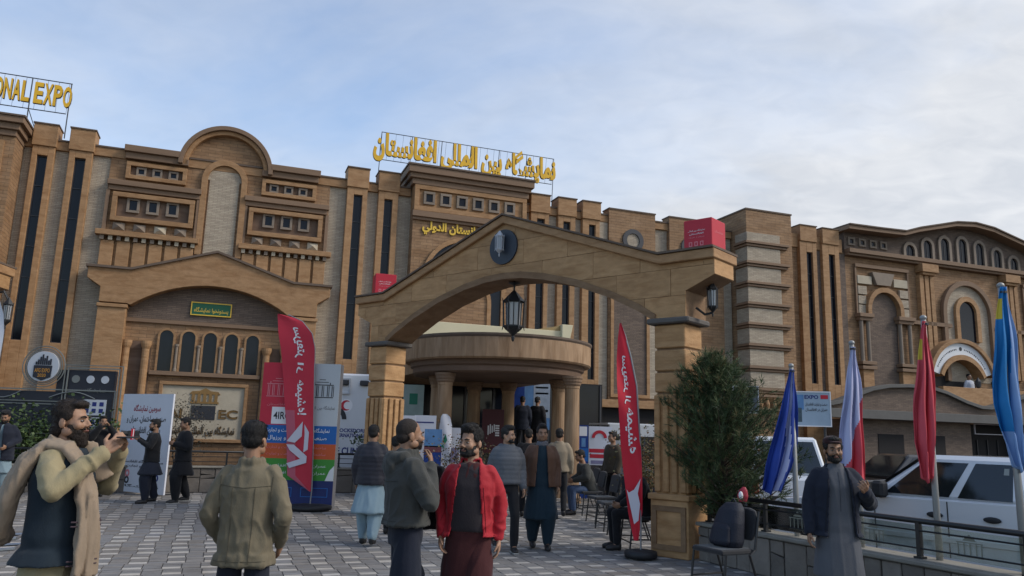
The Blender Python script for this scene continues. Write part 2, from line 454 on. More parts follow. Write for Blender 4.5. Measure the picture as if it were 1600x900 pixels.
# ------------------------------------------------------------------ exhibition hall (local x along the facade, -y towards the plaza, z up)
hall = thing('exhibition_hall', 'long brown stone exhibition hall with crenellated parapet and dark strip windows', 'building', HP, FA)
ZB = -0.45
def part(name, mb, m, parent=None, **k): return mb.build(name, m, parent or hall, **k)
part('wall', MB().box(-14, 21.4, 0, 0.5, ZB, 9.75).box(-14, 21.4, 0.5, 14, 9.0, 9.2).box(-14, -13.5, 0.5, 14, ZB, 9.0).box(20.9, 21.4, 0.5, 14, ZB, 9.0), BEIGE)
part('parapet', MB().box(-3.4, 8.3, -0.10, 0.45, 9.52, 9.79).box(12.4, 21.4, -0.10, 0.45, 9.52, 9.79), BROWN, bevel=0.01)
part('parapet_cap', MB().box(-3.4, 8.3, -0.13, 0.48, 9.79, 9.84).box(12.4, 21.4, -0.13, 0.48, 9.79, 9.84), CAPS)
def pilaster(u0, u1, s0, s1, zb, zs0, zs1, zt, par=None, cw=0.03):
    d = -0.2
    par = par or hall
    mb = MB().box(u0, s0, d, 0, zb, zt).box(s1, u1, d, 0, zb, zt).box(s0, s1, d, 0, zs1, zt).box(s0, s1, d, 0, zb, zs0)
    part('pilaster', mb, BROWN, par, bevel=0.008)
    part('crenel', MB().box(u0 - cw, u1 + cw, d - 0.05, 0.4, zt, zt + 0.66), BROWN, par, bevel=0.012)
    part('crenel_cap', MB().box(u0 - cw - 0.02, u1 + cw + 0.02, d - 0.08, 0.43, zt + 0.66, zt + 0.70), CAPS, par)
    f = part('strip_window', frame_mb(MB(), s0, s1, zs0, zs1, 0.03, -0.10, -0.03), DFRAME, par)
    n = 6
    for k in range(1, n):
        z = zs0 + (zs1 - zs0) * k / n; MB().box(s0 + .03, s1 - .03, -0.09, -0.035, z - .012, z + .012).build('mullion', DFRAME, f)
    MB().box(s0 + .03, s1 - .03, -0.06, -0.04, zs0 + .03, zs1 - .03).build('pane', DGLASS, f)
pilaster(-3.05, -2.47, -2.91, -2.64, ZB, 3.8, 9.27, 9.55)
pilaster(-2.09, -1.47, -1.93, -1.64, ZB, 3.78, 9.33, 9.55)
pilaster(6.13, 6.80, 6.35, 6.64, ZB, 3.8, 9.31, 9.55)
pilaster(7.18, 7.85, 7.38, 7.66, ZB, 3.8, 9.29, 9.55)
pilaster(12.72, 13.42, 12.96, 13.26, ZB, 3.58, 9.30, 9.52)
pilaster(13.79, 14.48, 14.00, 14.28, ZB, 3.58, 9.31, 9.52)
pilaster(14.78, 15.48, 15.04, 15.31, ZB, 3.58, 9.32, 9.52)

def square_window(cx, cz, wd, ht, t, y, par, pane=DGLASS, d=0.07):
    f = frame_mb(MB(), cx - wd / 2, cx + wd / 2, cz - ht / 2, cz + ht / 2, t, y - d, y).build('square_window', WTRIM, par, bevel=0.006)
    MB().box(cx - wd / 2 + t, cx + wd / 2 - t, y - 0.012, y - 0.002, cz - ht / 2 + t, cz + ht / 2 - t).build('pane', pane, f)
    return f
UC = 2.30
def mir(u): return 2 * UC - u
def mpoly(p): return [(mir(x), z) for x, z in reversed(p)]
# bay body
part('bay_wall', MB().box(-0.98, 5.58, -0.06, 0, 5.6, 9.6), BROWNW)
part('bay_panel', MB().box(1.86, 2.74, -0.09, -0.06, 6.6, 9.2).prism(arch_fill(UC, 9.2, 0.5, 9.2), -0.09, -0.06), BEIGE)
part('niche_arch', MB().prism(arch_ring(UC, 9.2, 0.68, 0.5, 6.75), -0.18, -0.06), BROWN, bevel=0.008)
part('gable_wall', MB().prism(arch_fill(UC, 9.56, 1.16, 9.4, 28), -0.05, 0.3), BROWNW)
part('gable_arch', MB().prism(arch_ring(UC, 9.56, 1.41, 1.27, 9.56, 32), -0.34, 0.3), TRIM, bevel=0.01)
part('gable_arch', MB().prism(arch_ring(UC, 9.56, 1.27, 1.14, 9.56, 32), -0.24, 0.25), BROWN, bevel=0.01)
for sgn in (0, 1):
    X = (lambda a, b: (a, b)) if sgn == 0 else (lambda a, b: (mir(b), mir(a)))
    def bx(mb, a, b, y0, y1, z0, z1):
        a, b = X(a, b); return mb.box(a, b, y0, y1, z0, z1)
    part('bay_cornice', bx(bx(MB(), -0.62, 0.95, -0.34, 0.3, 9.72, 9.92), -0.58, 1.2, -0.24, 0.2, 9.52, 9.72), TRIM, bevel=0.01)
    a, b = X(-0.53, 1.18)
    fr = part('frieze', frame_mb(MB(), a, b, 8.9, 9.43, 0.12, -0.2, -0.06), BROWN, bevel=0.008)
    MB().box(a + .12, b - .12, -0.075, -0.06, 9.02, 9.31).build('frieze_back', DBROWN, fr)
    for c in (-0.11, 0.34, 0.80):
        c = c if sgn == 0 else mir(c)
        square_window(c, 9.16, 0.28, 0.27, 0.06, -0.075, fr)
    part('ledge', bx(bx(MB(), -0.98, 1.66, -0.28, -0.06, 8.64, 8.80), -0.94, 1.62, -0.19, -0.06, 8.49, 8.64), TRIM, bevel=0.01)
    a, b = X(-0.80, 1.50)
    fr = part('window_panel', frame_mb(MB(), a, b, 7.54, 8.43, 0.14, -0.24, -0.06), BROWN, bevel=0.008)
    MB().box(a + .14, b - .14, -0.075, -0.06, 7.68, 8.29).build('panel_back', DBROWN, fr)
    for c in (-0.22, 0.325, 0.88):
        c = c if sgn == 0 else mir(c)
        square_window(c, 8.08, 0.36, 0.46, 0.075, -0.075, fr)
    for q in (-0.99, 1.55):
        part('post', bx(MB(), q, q + 0.1, -0.17, -0.06, 7.22, 8.48), TRIM)
    for c in (-0.545, 0.025, 0.60, 1.17):
        c = c if sgn == 0 else mir(c)
        mb = MB(); h = 0.165; zc = 7.385; hz = .115
        mb.add([(c - h, -0.06, zc - hz), (c + h, -0.06, zc - hz), (c + h, -0.06, zc + hz), (c - h, -0.06, zc + hz),
                (c - h, -0.14, zc - hz), (c + h, -0.14, zc - hz), (c + h, -0.14, zc + hz), (c - h, -0.14, zc + hz), (c, -0.24, zc)],
               [(0, 1, 5, 4), (1, 2, 6, 5), (2, 3, 7, 6), (3, 0, 4, 7), (4, 5, 8), (5, 6, 8), (6, 7, 8), (7, 4, 8)])
        part('pyramid_block', mb, LSTONE if random.random() < .4 else WTRIM)
    part('ledge', bx(MB(), -1.13, 1.72, -0.34, -0.06, 7.06, 7.22), BROWN, bevel=0.01)
    for k in range(12):
        q = -1.0 + k * 0.228
        part('dentil', bx(MB(), q, q + 0.11, -0.26, -0.06, 6.93, 7.06), LSTONE if k % 2 else WTRIM)
    for k in range(6):
        q = -0.97 + k * 0.44
        part('fluted_block', bx(bx(MB(), q, q + 0.36, -0.2, -0.06, 5.9, 6.92), q + .36, q + .44, -0.1, -0.06, 5.9, 6.9), BROWN, bevel=0.008)

# portal with its low gable (stands 0.5 m in front of the wall)
def KK(w):
    s = 1 - w / 25.5
    return lambda u, z: (2.85 + (u - 2.85) * s, 1.6 + (z - 1.6) * s)
k5 = KK(0.55)
portal = node('portal', hall)
ped = [(-1.23, 6.13), (-1.23, 5.80), (-0.85, 5.55), (-0.85, 5.10), (-0.09, 5.10)]
ac = arc(UC, 2.02, 3.81, 127.0, 53.0, 22)
ped += [p for p in ac] + mpoly(ped[2:])[:0]
ped += [(mir(-0.09) - 0.02, 5.10), (mir(-0.85), 5.10), (mir(-0.85), 5.55), (mir(-1.23), 5.80), (mir(-1.23), 6.13), (mir(-0.08), 6.13), (UC, 6.90), (-0.08, 6.13)]
ped = [k5(*p) for p in ped]
part('pediment', MB().prism(ped, -0.55, -0.06), BROWN, portal, bevel=0.012)
tp = [(-1.29, 6.12), (-0.06, 6.12), (UC, 6.89), (mir(-0.06), 6.12), (mir(-1.29), 6.12)]
tp = [k5(*p) for p in tp]
part('pediment_cap', MB().prism(tp + [(x, z + 0.07) for x, z in reversed(tp)], -0.62, -0.02), CAPS, portal)
for a, b in ((-0.86, -0.09), (mir(-0.09), mir(-0.86))):
    (a, z0), (b, z1) = k5(a, 0), k5(b, 5.02)
    part('portal_leg', MB().box(a, b, -0.52, -0.06, ZB, z1 - 0.06).box(a - .03, b + .03, -0.58, -0.06, z1 - .06, z1 + .04), BROWN, portal, bevel=0.01)
part('tympanum', MB().box(-0.1, 4.72, -0.12, -0.06, 4.66, 6.0), GREYB, portal)
part('ledge', MB().box(-0.1, 4.72, -0.22, -0.06, 4.55, 4.66), TRIM, portal)
part('portal_wall', MB().box(-0.1, 4.72, -0.14, -0.06, ZB, 4.55), BROWNW, portal)
for k in range(5):
    c = 1.12 + k * 0.613
    f = part('arched_window', MB().prism(arch_ring(c, 4.17, 0.245, 0.185, 3.14, 14), -0.20, -0.14), BROWN, portal)
    MB().prism(arch_fill(c, 4.17, 0.185, 3.14, 14), -0.155, -0.141).build('pane', DGLASS, f)
for k in range(4):
    c = 1.12 + (k + .5) * 0.613
    part('colonnette', MB().lathe([(0.055, 3.14), (0.055, 3.2), (0.042, 3.24), (0.042, 3.86), (0.06, 3.9), (0.06, 3.95)], 10, c, -0.2), WTRIM, portal, smooth=False)
part('sill', MB().box(0.74, 3.86, -0.30, -0.14, 3.01, 3.13), TRIM, portal, bevel=0.008)
for c in (0.07, 0.60, mir(0.07), mir(0.60)):
    part('portal_column', MB().lathe([(0.15, 0.2), (0.15, 0.35), (0.105, 0.4), (0.10, 3.75), (0.13, 3.82), (0.15, 3.9), (0.15, 3.98)], 14, c, -0.30), BROWN, portal)
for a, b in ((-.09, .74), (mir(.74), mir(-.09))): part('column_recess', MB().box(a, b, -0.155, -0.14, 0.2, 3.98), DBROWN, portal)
pq = part('plaque', frame_mb(MB(), 1.06, 3.56, 1.08, 2.84, 0.1, -0.24, -0.14), BROWN, portal, bevel=0.01)
MB().box(1.16, 3.46, -0.17, -0.14, 1.18, 2.74).build('plaque_stone', LSTONE, pq)
# gold relief of the hall and letters on the plaque
rl = MB().box(1.95, 2.75, -0.2, -0.17, 2.22, 2.28)
for q in (1.98, 2.14, 2.30, 2.46, 2.62): rl.box(q, q + .09, -0.2, -0.17, 2.28, 2.5)
rl.prism([(1.92, 2.5), (2.78, 2.5), (2.72, 2.58), (2.5, 2.6), (2.35, 2.69), (2.2, 2.6), (1.98, 2.58)], -0.2, -0.17)
BRASS = mat('brass', (0.22, 0.125, 0.038), 0.4, 0.15, 6)
rl.build('gold_relief', BRASS, pq)
MB().box(2.0, 2.68, -0.185, -0.17, 1.75, 2.16).build('dark_tablet', DFRAME, pq)
for txt, c, wd in (('EC', 3.05, 0.55), ('AI', 1.55, 0.42)):
    write('gold_letters', txt, (c, -0.172, 1.92), (1, 0, 0), (0, 0, 1), wd, 0.27, BRASS, pq, bold=0.03, depth=-0.02)
write('gold_letters', 'نمایشگاه بین المللی افغانستان', (2.3, -0.172, 1.42), (1, 0, 0), (0, 0, 1), 1.95, 0.32, BRASS, pq, bold=0.02, ar=True, depth=-0.02)
GREEN = mat('green_sign', (0.012, 0.095, 0.045), 0.5)
gs = part('green_sign', MB().box(1.70, 2.87, -0.17, -0.12, 4.87, 5.28), GREEN, portal)
frame_mb(MB(), 1.70, 2.87, 4.87, 5.28, 0.03, -0.185, -0.17).build('sign_frame', GOLD, gs)
write('gold_letters', 'پښتونخوا'.replace('ښ', 'س') + ' نمایشگاه', (2.285, -0.172, 5.03), (1, 0, 0), (0, 0, 1), 0.98, 0.2, GOLD, gs, ar=True, bold=0.01, depth=0)

# projecting block over the entrance
blk = node('entrance_block', hall)
k4 = KK(0.45)
B0, B1 = 8.34, 12.42
part('block_wall', MB().box(B0, B1, -0.45, 0.3, 3.4, 9.05), BROWNW, blk)
part('block_attic', MB().box(B0, B1, -0.45, 3.5, 9.05, 10.0), BROWN, blk)
part('block_cornice', MB().box(B0 - .10, B1 + .06, -0.55, 3.5, 9.86, 10.06).box(B0 - .20, B1 + .12, -0.64, 3.5, 10.06, 10.22).box(B0 - .28, B1 + .20, -0.74, 3.5, 10.22, 10.46), TRIM, blk, bevel=0.012)
part('block_cap', MB().box(B0 - .31, B1 + .23, -0.78, 3.5, 10.46, 10.52), CAPS, blk)
part('block_frame', frame_mb(MB(), B0 + .0, B1, 8.95, 9.86, 0.16, -0.53, -0.45), BROWN, blk, bevel=0.008)
for k in range(6):
    square_window(8.86 + k * 0.585, 9.42, 0.40, 0.45, 0.085, -0.45, blk)
part('ledge', MB().box(B0 - .06, B1 + .05, -0.62, -0.45, 8.72, 8.92).box(B0 - .03, B1 + .03, -0.55, -0.45, 8.62, 8.72), TRIM, blk, bevel=0.01)
part('ledge', MB().box(B0 - .03, 9.3, -0.52, -0.45, 6.6, 6.76), TRIM, blk)
ca, za = k4(10.35, 6.75)
aw = part('arched_window', MB().prism(arch_ring(ca, za, 1.48, 1.33, 5.0, 28), -0.55, -0.45), BROWN, blk, bevel=0.008)
MB().prism(arch_fill(ca, za, 1.33, 5.0, 28), -0.475, -0.451).build('pane', DGLASS, aw)
MB().prism(arch_ring(ca, 5.95, 0.98, 0.84, 5.0, 24), -0.54, -0.475).build('inner_arch', BROWN, aw)
MB().prism(arch_fill(ca, 5.95, 0.84, 5.0, 24), -0.49, -0.475).build('inner_wall', BROWNW, aw)
for u_, t_ in ((9.72, 'الدولي'), (10.98, 'أفغانستان')):
    pass
write('gold_letters', 'معرض أفغانستان الدولي', (10.34, -0.50, 8.42), (1, 0, 0), (0, 0, 1), 3.35, 0.56, GOLD, blk, bold=0.045, ar=True, depth=0.05, m2=GOLDS)

# ring panels right of the strip windows
RING = mat('dark_ring', (0.05, 0.05, 0.055), 0.6)
for u0, u1, cu in ((15.87, 17.85, 16.87), (18.47, 20.9, 19.42)):
    part('ring_panel', MB().box(u0, u1, -0.2, 0.3, 2.9, 10.03), BROWNW)
    part('parapet_cap', MB().box(u0 - .02, u1 + .02, -0.23, 0.33, 10.03, 10.08), CAPS)
    mb = MB().prism(arc(cu, 8.9, 0.44, 0, 180, 20) + arc(cu, 8.9, 0.27, 180, 0, 20), -0.26, -0.2).prism(arc(cu, 8.9, 0.44, 180, 360, 20) + arc(cu, 8.9, 0.27, 360, 180, 20), -0.26, -0.2)
    part('ring', mb, RING)
    part('ring_disc', MB().prism(arc(cu, 8.9, 0.27, 0, 360, 24)[:-1], -0.215, -0.2), BEIGE)
for u0, u1 in ((16.05, 17.42),):
    fr = part('brick_panel', frame_mb(MB(), u0 - .12, u1 + .12, 3.0, 8.1, 0.12, -0.28, -0.2), BROWN)
    MB().box(u0, u1, -0.225, -0.2, 3.12, 7.98).build('panel_brick', GREYB, fr)
part('panel_brick', MB().box(15.5, 15.86, -0.1, 0, 2.9, 9.5).box(17.5, 17.86, -0.24, -0.2, 3.0, 8.1), BEIGE)
part('low_ledge', MB().box(14.6, 20.9, -0.36, 0, 2.62, 2.9), BROWN, bevel=0.01)
part('low_opening', MB().box(15.6, 20.6, -0.09, -0.02, ZB, 2.62), DARKIN)
# pavilion at the left end
pav = node('corner_pavilion', hall)
part('pavilion_wall', MB().box(-9, -3.3, -1.0, 0.3, ZB, 9.6), BROWNW, pav)
part('pavilion_wall', MB().box(-9, -3.36, -1.06, 0.3, 6.6, 6.9).box(-9, -3.42, -1.03, 0.3, 6.9, 7.1), TRIM, pav)
part('pavilion_cornice', MB().box(-9, -3.28, -1.08, 3, 9.45, 9.62).box(-9, -3.2, -1.17, 3, 9.62, 9.8).box(-9, -3.1, -1.28, 3, 9.8, 9.98), TRIM, pav, bevel=0.01)
part('pavilion_frame', frame_mb(MB(), -6.6, -3.55, 7.3, 9.3, 0.14, -1.07, -1.0), BROWN, pav)
part('pavilion_cap', MB().box(-9, -3.07, -1.32, 3, 9.98, 10.03), CAPS, pav)
# dark entrance glazing behind the portico
ent = part('entrance_glazing', MB().box(8.4, 15.4, -0.48, -0.455, 1.0, 3.35), DGLASS)
for k in range(8):
    u = 8.4 + k * 1.0; MB().box(u - .03, u + .03, -0.53, -0.48, 1.0, 3.35).build('door_frame', DFRAME, ent)
part('entrance_wall', MB().box(8.34, 15.5, -0.455, -0.02, ZB, 3.4), DARKIN)

# ------------------------------------------------------------------ side building on the right
side = thing('side_building', 'brown stone building at the right with curved roof and seven arched attic windows', 'building', HP, FA)
def sp(name, mb, m, parent=None, **k): return mb.build(name, m, parent or side, **k)
sp('wall', MB().box(23.5, 44, 0, 0.5, ZB, 9.6).box(23.5, 44, 0.5, 14, 9.0, 9.2).box(43.5, 44, .5, 14, ZB, 9), BROWNW)
# banded tower
tw = node('banded_tower', side)
T0, T1 = 21.44, 23.6
sp('tower_body', MB().box(T0, T1, -1.0, 1.2, ZB, 10.52), BROWNW, tw)
sp('tower_cap', MB().box(T0 - .03, T1 + .03, -1.03, 1.23, 10.52, 10.58), CAPS, tw)
lv = [3.36, 4.18, 5.03, 5.84, 6.63, 7.44, 8.24, 9.04]
for i, z in enumerate(lv):
    sp('tower_band', MB().box(T0 - .14, 23.36, -1.16, -0.3, z + 0.1, z + 0.2).box(T0 - .08, 23.30, -1.10, -0.3, z, z + 0.08), TRIM, tw, bevel=0.008)
    zt = (lv[i + 1] if i + 1 < len(lv) else 9.62)
    zb = z + 0.2
    sp('brick_panel', MB().box(T0 + .1 - .12, 22.98, -1.045, -0.3, zb + .02, zt - .02), BEIGE, tw)
sp('balustrade', MB().box(21.3, 24.6, -1.25, -1.1, 3.22, 3.3).box(21.3, 24.6, -1.25, -1.1, 2.72, 2.8), TRIM, tw)
for k in range(11):
    sp('baluster', MB().lathe([(.05, 2.8), (.09, 2.95), (.04, 3.1), (.06, 3.22)], 8, 21.45 + k * .3, -1.17), BROWN, tw)
def pil2(*a): pilaster(*a, par=side)
sp('parapet', MB().box(23.6, 27.0, -0.08, 0.4, 9.55, 10.12), BROWN)
pilaster(24.68, 25.54, 25.02, 25.33, ZB, 3.92, 9.36, 9.8, side, 0.0)
pilaster(25.84, 26.72, 26.17, 26.49, ZB, 3.92, 9.38, 9.8, side, 0.0)
sp('recess_brick', MB().box(25.55, 25.83, -0.05, 0, 3.3, 9.5).box(26.73, 27.15, -0.05, 0, 3.3, 9.5), GREYB)
# attic with the curved eave
RC = 34.25
half = [(26.94, 10.66), (28.6, 10.68), (30.05, 10.72), (30.9, 10.98), (32.05, 11.25), (33.1, 11.50), (34.25, 11.60)]
eave = half + [(2 * RC - x, z) for x, z in reversed(half[:-1])]
sp('attic_wall', MB().prism([(27.15, 9.5), (2 * RC - 27.15, 9.5)] + [(x, z - .12) for x, z in reversed(eave) if 27.15 < x < 2 * RC - 27.15] + [(27.15, 10.54)], -0.06, 0.4), GREYB)
sp('curved_eave', MB().prism([(x, z - .17) for x, z in eave] + list(reversed(eave)), -0.62, 0.6), TRIM, bevel=0.01)
sp('eave_cap', MB().prism([(x, z + .003) for x, z in eave] + [(x, z + .06) for x, z in reversed(eave)], -0.68, 0.6), CAPS)
for c in (27.51, 28.10, 28.70, 29.28):
    for q in (c, 2 * RC - c): square_window(q, 10.11, 0.38, 0.36, 0.085, -0.06, side)
for c, zt in ((30.76, 10.30), (31.80, 10.62), (32.84, 10.83), (33.92, 10.92), (34.98, 10.84), (36.08, 10.64), (37.13, 10.36)):
    r = 0.245
    f = sp('arched_window', MB().prism(arch_ring(c, zt - r, r + .15, r, 9.76, 16), -0.16, -0.06), WTRIM, bevel=0.008)
    MB().prism(arch_fill(c, zt - r, r, 9.76, 16), -0.075, -0.061).build('pane', DGLASS, f)
    MB().box(c - .012, c + .012, -0.09, -0.076, 9.78, zt - .02).build('mullion', DFRAME, f)
sp('ledge', MB().box(27.15, 42, -0.36, 0, 9.56, 9.74).box(27.15, 42, -0.26, 0, 9.46, 9.56), TRIM, bevel=0.01)
def side_bay(off, mirror=None):
    X = (lambda u: u) if mirror is None else (lambda u: 2 * mirror - u)
    def bx(mb, a, b, y0, y1, z0, z1):
        a, b = sorted((X(a), X(b))); return mb.box(a, b, y0, y1, z0, z1)
    nc = X(29.08)
    fr = sp('niche_panel', bx(bx(bx(MB(), 27.62, 30.60, -0.14, -0.0, 9.02, 9.16), 27.62, 27.7, -0.1, 0, 7.0, 9.02), 30.52, 30.6, -0.1, 0, 7.0, 9.02), TRIM)
    sp('niche_brick', bx(MB(), 28.3, 29.86, -0.03, 0, ZB, 7.2).prism(arch_fill(nc, 7.2, 0.79, 7.2), -0.03, 0), GREYB)
    sp('niche_arch', MB().prism(arch_ring(nc, 7.2, 1.0, 0.79, 7.0, 24), -0.26, 0), BROWN, bevel=0.01)
    for zc, w0 in ((8.48, 0.78), (8.02, 0.48), (7.6, 0.42), (7.2, 0.38)):
        for s_ in (0, 1):
            a = 27.72 if s_ == 0 else 30.5 - w0
            sp('rustic_block', bx(MB(), a, a + w0, -0.12, 0, zc - .18, zc + .18), BEIGE if zc < 8.3 else LSTONE, bevel=0.012)
    q = [(X(x), z) for x, z in ((28.70, 8.30), (29.46, 8.30), (29.70, 8.85), (28.46, 8.85))]
    if mirror is not None: q = q[::-1]
    sp('keystone', MB().prism(q, -0.2, 0), WTRIM, bevel=0.01)
    for a, b in ((27.55, 28.32), (29.68, 30.62)):
        sp('capital', bx(bx(MB(), a, b, -0.34, 0, 6.84, 7.0), a + .05, b - .05, -0.26, 0, 6.7, 6.84), TRIM, bevel=0.01)
        sp('column_base', bx(bx(MB(), a, b, -0.34, 0, 4.64, 4.78), a, b, -0.34, 0, 4.84, 4.98), TRIM, bevel=0.01)
        for k in range(2):
            c = a + 0.2 + k * (b - a - 0.4)
            sp('colonnette', MB().lathe([(0.1, 4.98), (0.085, 5.05), (0.085, 6.65), (0.11, 6.7)], 10, X(c), -0.14), WTRIM)
        mb = bx(MB(), a + .1, b - .1, -0.24, 0, ZB, 4.64)
        sp('pedestal', mb, BROWN, bevel=0.01)
    sp('pier_capital', bx(bx(MB(), 31.1, 32.05, -0.42, 0, 9.1, 9.46), 31.2, 31.95, -0.34, 0, 8.98, 9.1), BROWN, bevel=0.01)
    for c in (31.22, 31.52, 31.82):
        sp('pier_rib', bx(MB(), c - .11, c + .11, -0.22, 0, 4.6, 8.98), BROWN)
    sp('belt_ledge', bx(MB(), 30.62, 32.85, -0.22, 0, 6.76, 6.92), TRIM)
side_bay(0); side_bay(0, 34.1)
AC = 33.92
sp('recess_wall', MB().box(32.1, 36.1, -0.03, 0, 4.0, 9.4), BROWNW)
sp('great_arch', MB().prism(arch_ring(AC, 7.42, 1.54, 1.32, 4.4, 28), -0.22, -0.03), TRIM, bevel=0.01)
sp('arch_brick', MB().prism(arch_fill(AC, 7.42, 1.32, 4.4, 28), -0.06, -0.03), BEIGE)
f = sp('tall_window', MB().prism(arch_ring(33.88, 7.5, 0.74, 0.51, 6.2, 24), -0.2, -0.06), BROWN, bevel=0.01)
MB().prism(arch_fill(33.88, 7.5, 0.51, 6.2, 24), -0.085, -0.061).build('pane', DGLASS, f)
WBAND = mat('white_sign_band', (0.62, 0.63, 0.64), 0.5)
def seg_ring(cx, zo, ro, ao, zi, ri, ai, n=24):
    return arc(cx, zo, ro, 90 - ao, 90 + ao, n) + arc(cx, zi, ri, 90 + ai, 90 - ai, n)
k6 = KK(0.5)
cx, _ = k6(33.47, 4)
sp('sign_hood', MB().prism(seg_ring(cx, 4.20, 2.02, 78, 4.22, 1.82, 74), -0.62, 0), BROWN, bevel=0.01)
sb = sp('arched_sign', MB().prism(seg_ring(cx, 4.22, 1.815, 73, 4.10, 1.42, 68), -0.5, -0.2), WBAND)
INK = mat('black_ink', (0.03, 0.03, 0.035), 0.6)
for k in range(34):
    a = 150 - k * 3.6
    p = (cx + 1.6 * math.cos(R(a)), 4.17 + 1.6 * math.sin(R(a)))
    if abs(a - 90) < 7: continue
    M = Matrix.Translation((p[0], -0.503, p[1])) @ Matrix.Rotation(-R(a - 90), 4, 'Y')
    hh = random.uniform(.02, .05)
    MB().box(-0.03, 0.025, -0.002, 0.002, -hh, hh * .6, M=M).build('letter', INK, sb)
MB().prism(arc(cx, 5.78, 0.09, 0, 360, 14)[:-1], -0.504, -0.5).build('emblem', INK, sb)
sp('arch_rim', MB().prism(seg_ring(cx, 4.10, 1.42, 68, 4.02, 1.28, 66), -0.6, 0), BROWN)
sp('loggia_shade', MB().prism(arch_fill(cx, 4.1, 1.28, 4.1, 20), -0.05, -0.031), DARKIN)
sp('balcony_parapet', MB().box(30.9, 38, -1.2, -0.95, 2.9, 4.05), BROWN, bevel=0.01)
# wavy canopy over the ground floor
k1 = KK(1.6)
wv = [(25.6, 3.02), (26.4, 3.17), (27.3, 3.48), (28.2, 3.78), (29.1, 3.94), (30.2, 4.0), (31.4, 3.98), (32.3, 3.80), (33.4, 3.45), (34.3, 3.25), (34.9, 3.24), (35.6, 3.4), (36.6, 3.72), (37.6, 3.92), (38.7, 4.0), (40, 3.95), (41.2, 3.6), (42.3, 3.25)]
wv = [k1(*p) for p in wv]
GBEAM = mat('grey_beam', (0.10, 0.095, 0.088), 0.7, 0.12, 3)
sp('wave_moulding', MB().prism(wv + [(x, z + .14) for x, z in reversed(wv)], -1.78, -1.3), GBEAM, bevel=0.01)
zb1 = k1(30, 2.98)[1]
sp('wave_wall', MB().prism([(wv[0][0], zb1), (wv[-1][0], zb1)] + list(reversed(wv)), -1.6, -1.3), GREYB)
sp('beam', MB().box(wv[0][0], wv[-1][0], -1.85, -1.3, zb1 - .34, zb1), GBEAM, bevel=0.01)
sp('shop_wall', MB().box(25.6, 32.2, -1.25, 0, ZB, zb1 - .34).box(35.0, 42, -1.25, 0, ZB, zb1 - .34), GREYB)
sp('shop_door', MB().box(32.2, 35.0, -0.7, -0.6, ZB, zb1 - .34), DARKIN)
for u in (32.5, 33.1, 33.7, 34.3): sp('door_bar', MB().box(u, u + .03, -0.76, -0.7, ZB, 1.9), DFRAME)
sp('shop_sign', frame_mb(MB(), 32.35, 34.25, 2.12, 2.55, .03, -1.32, -1.27), mat('pale_rim', (.4, .37, .38), .5))
for u in (27.2, 29.4): sp('shop_window', MB().box(u, u + 1.3, -1.28, -1.25, .6, 2.0), DARKIN)
# snow-white cover pieces lying on the canopy slope
for u, z in ((32.15, 3.98), (33.05, 3.72), (33.95, 3.45)):
    sp('cover_sheet', MB().ell((k1(u, z)[0], -1.5, k1(u, z)[1]), (.24, .1, .05), 10, 6), mat('pale_sheet', (.7, .68, .64), .6), smooth=True)
for u in (33.05, 34.0):
    sp('lantern', MB().lathe([(.03, 4.05), (.1, 4.12), (.12, 4.35), (.05, 4.45), (.01, 4.52)], 8, u, -1.08), DFRAME)

# ------------------------------------------------------------------ entrance portico
PC = Vector((-0.33, 21.0, 0))
port = thing('entrance_portico', 'round columned portico with cream parapet in front of the hall entrance', 'portico', PC, FA)
FASC = mat('portico_stone', (0.29, 0.185, 0.105), 0.75, 0.16, 3, (3.5, 3.5, 0.5), 0.25, 14, veins=(1.6, (3, 3, .6), .78, 1.25))
def ppart(name, mb, m, parent=None, **k): return mb.build(name, m, parent or port, **k)
ppart('canopy_ring', MB().lathe([(2.2, 3.36), (2.46, 3.36), (2.5, 3.40), (2.5, 3.92), (2.1, 3.92), (2.1, 3.5)], 56), FASC, smooth=False)
ppart('canopy_roof', MB().lathe([(2.49, 3.86), (2.53, 3.92), (2.53, 3.97), (0.01, 3.99)], 56), CAPS)
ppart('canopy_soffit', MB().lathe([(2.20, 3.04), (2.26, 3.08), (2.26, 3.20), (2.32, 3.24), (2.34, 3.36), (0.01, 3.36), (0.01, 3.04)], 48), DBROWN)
ppart('canopy_bridge', MB().box(-2.2, 2.2, 0.5, 5.6, 3.1, 3.85), FASC)
CREAM = mat('cream_paint', (0.56, 0.50, 0.33), 0.7, 0.06, 2)
ppart('parapet_board', MB().box(-2.25, 2.12, 0.42, 0.56, 3.97, 4.52), CREAM, bevel=0.01)
ppart('parapet_post', MB().prism([(2.02, 3.97), (2.28, 3.97), (2.28, 4.35), (2.36, 4.70), (2.02, 4.70)], 0.3, 0.58), CREAM, bevel=0.01)
ppart('parapet_wing', MB().prism([(1.2, 4.50), (2.02, 4.50), (2.02, 4.68), (1.75, 4.62)], 0.44, 0.54), mat('ochre_paint', (.30, .21, .09), .7))
Rw = Matrix.Rotation(-FA, 3, 'Z')
for x, y in ((-1.58, 19.35), (1.56, 19.35), (-1.86, 20.5), (1.33, 20.9), (-1.0, 22.55), (-0.02, 22.6)):
    l = Rw @ (Vector((x, y, 0)) - PC)
    c = ppart('column', MB().lathe([(.25, 0), (.25, .12), (.21, .18), (.20, .25), (.178, 2.72), (.19, 2.74), (.19, 2.8)], 20, l.x, l.y), FASC, smooth=False)
    MB().lathe([(.20, 2.8), (.22, 2.83), (.22, 2.87), (.24, 2.9), (.24, 2.95), (.26, 2.98), (.26, 3.03)], 20, l.x, l.y).build('capital', TRIM, c)
st = node('steps', port)
STEP = mat('step_stone', (.16, .145, .13), .7, .15, 4)
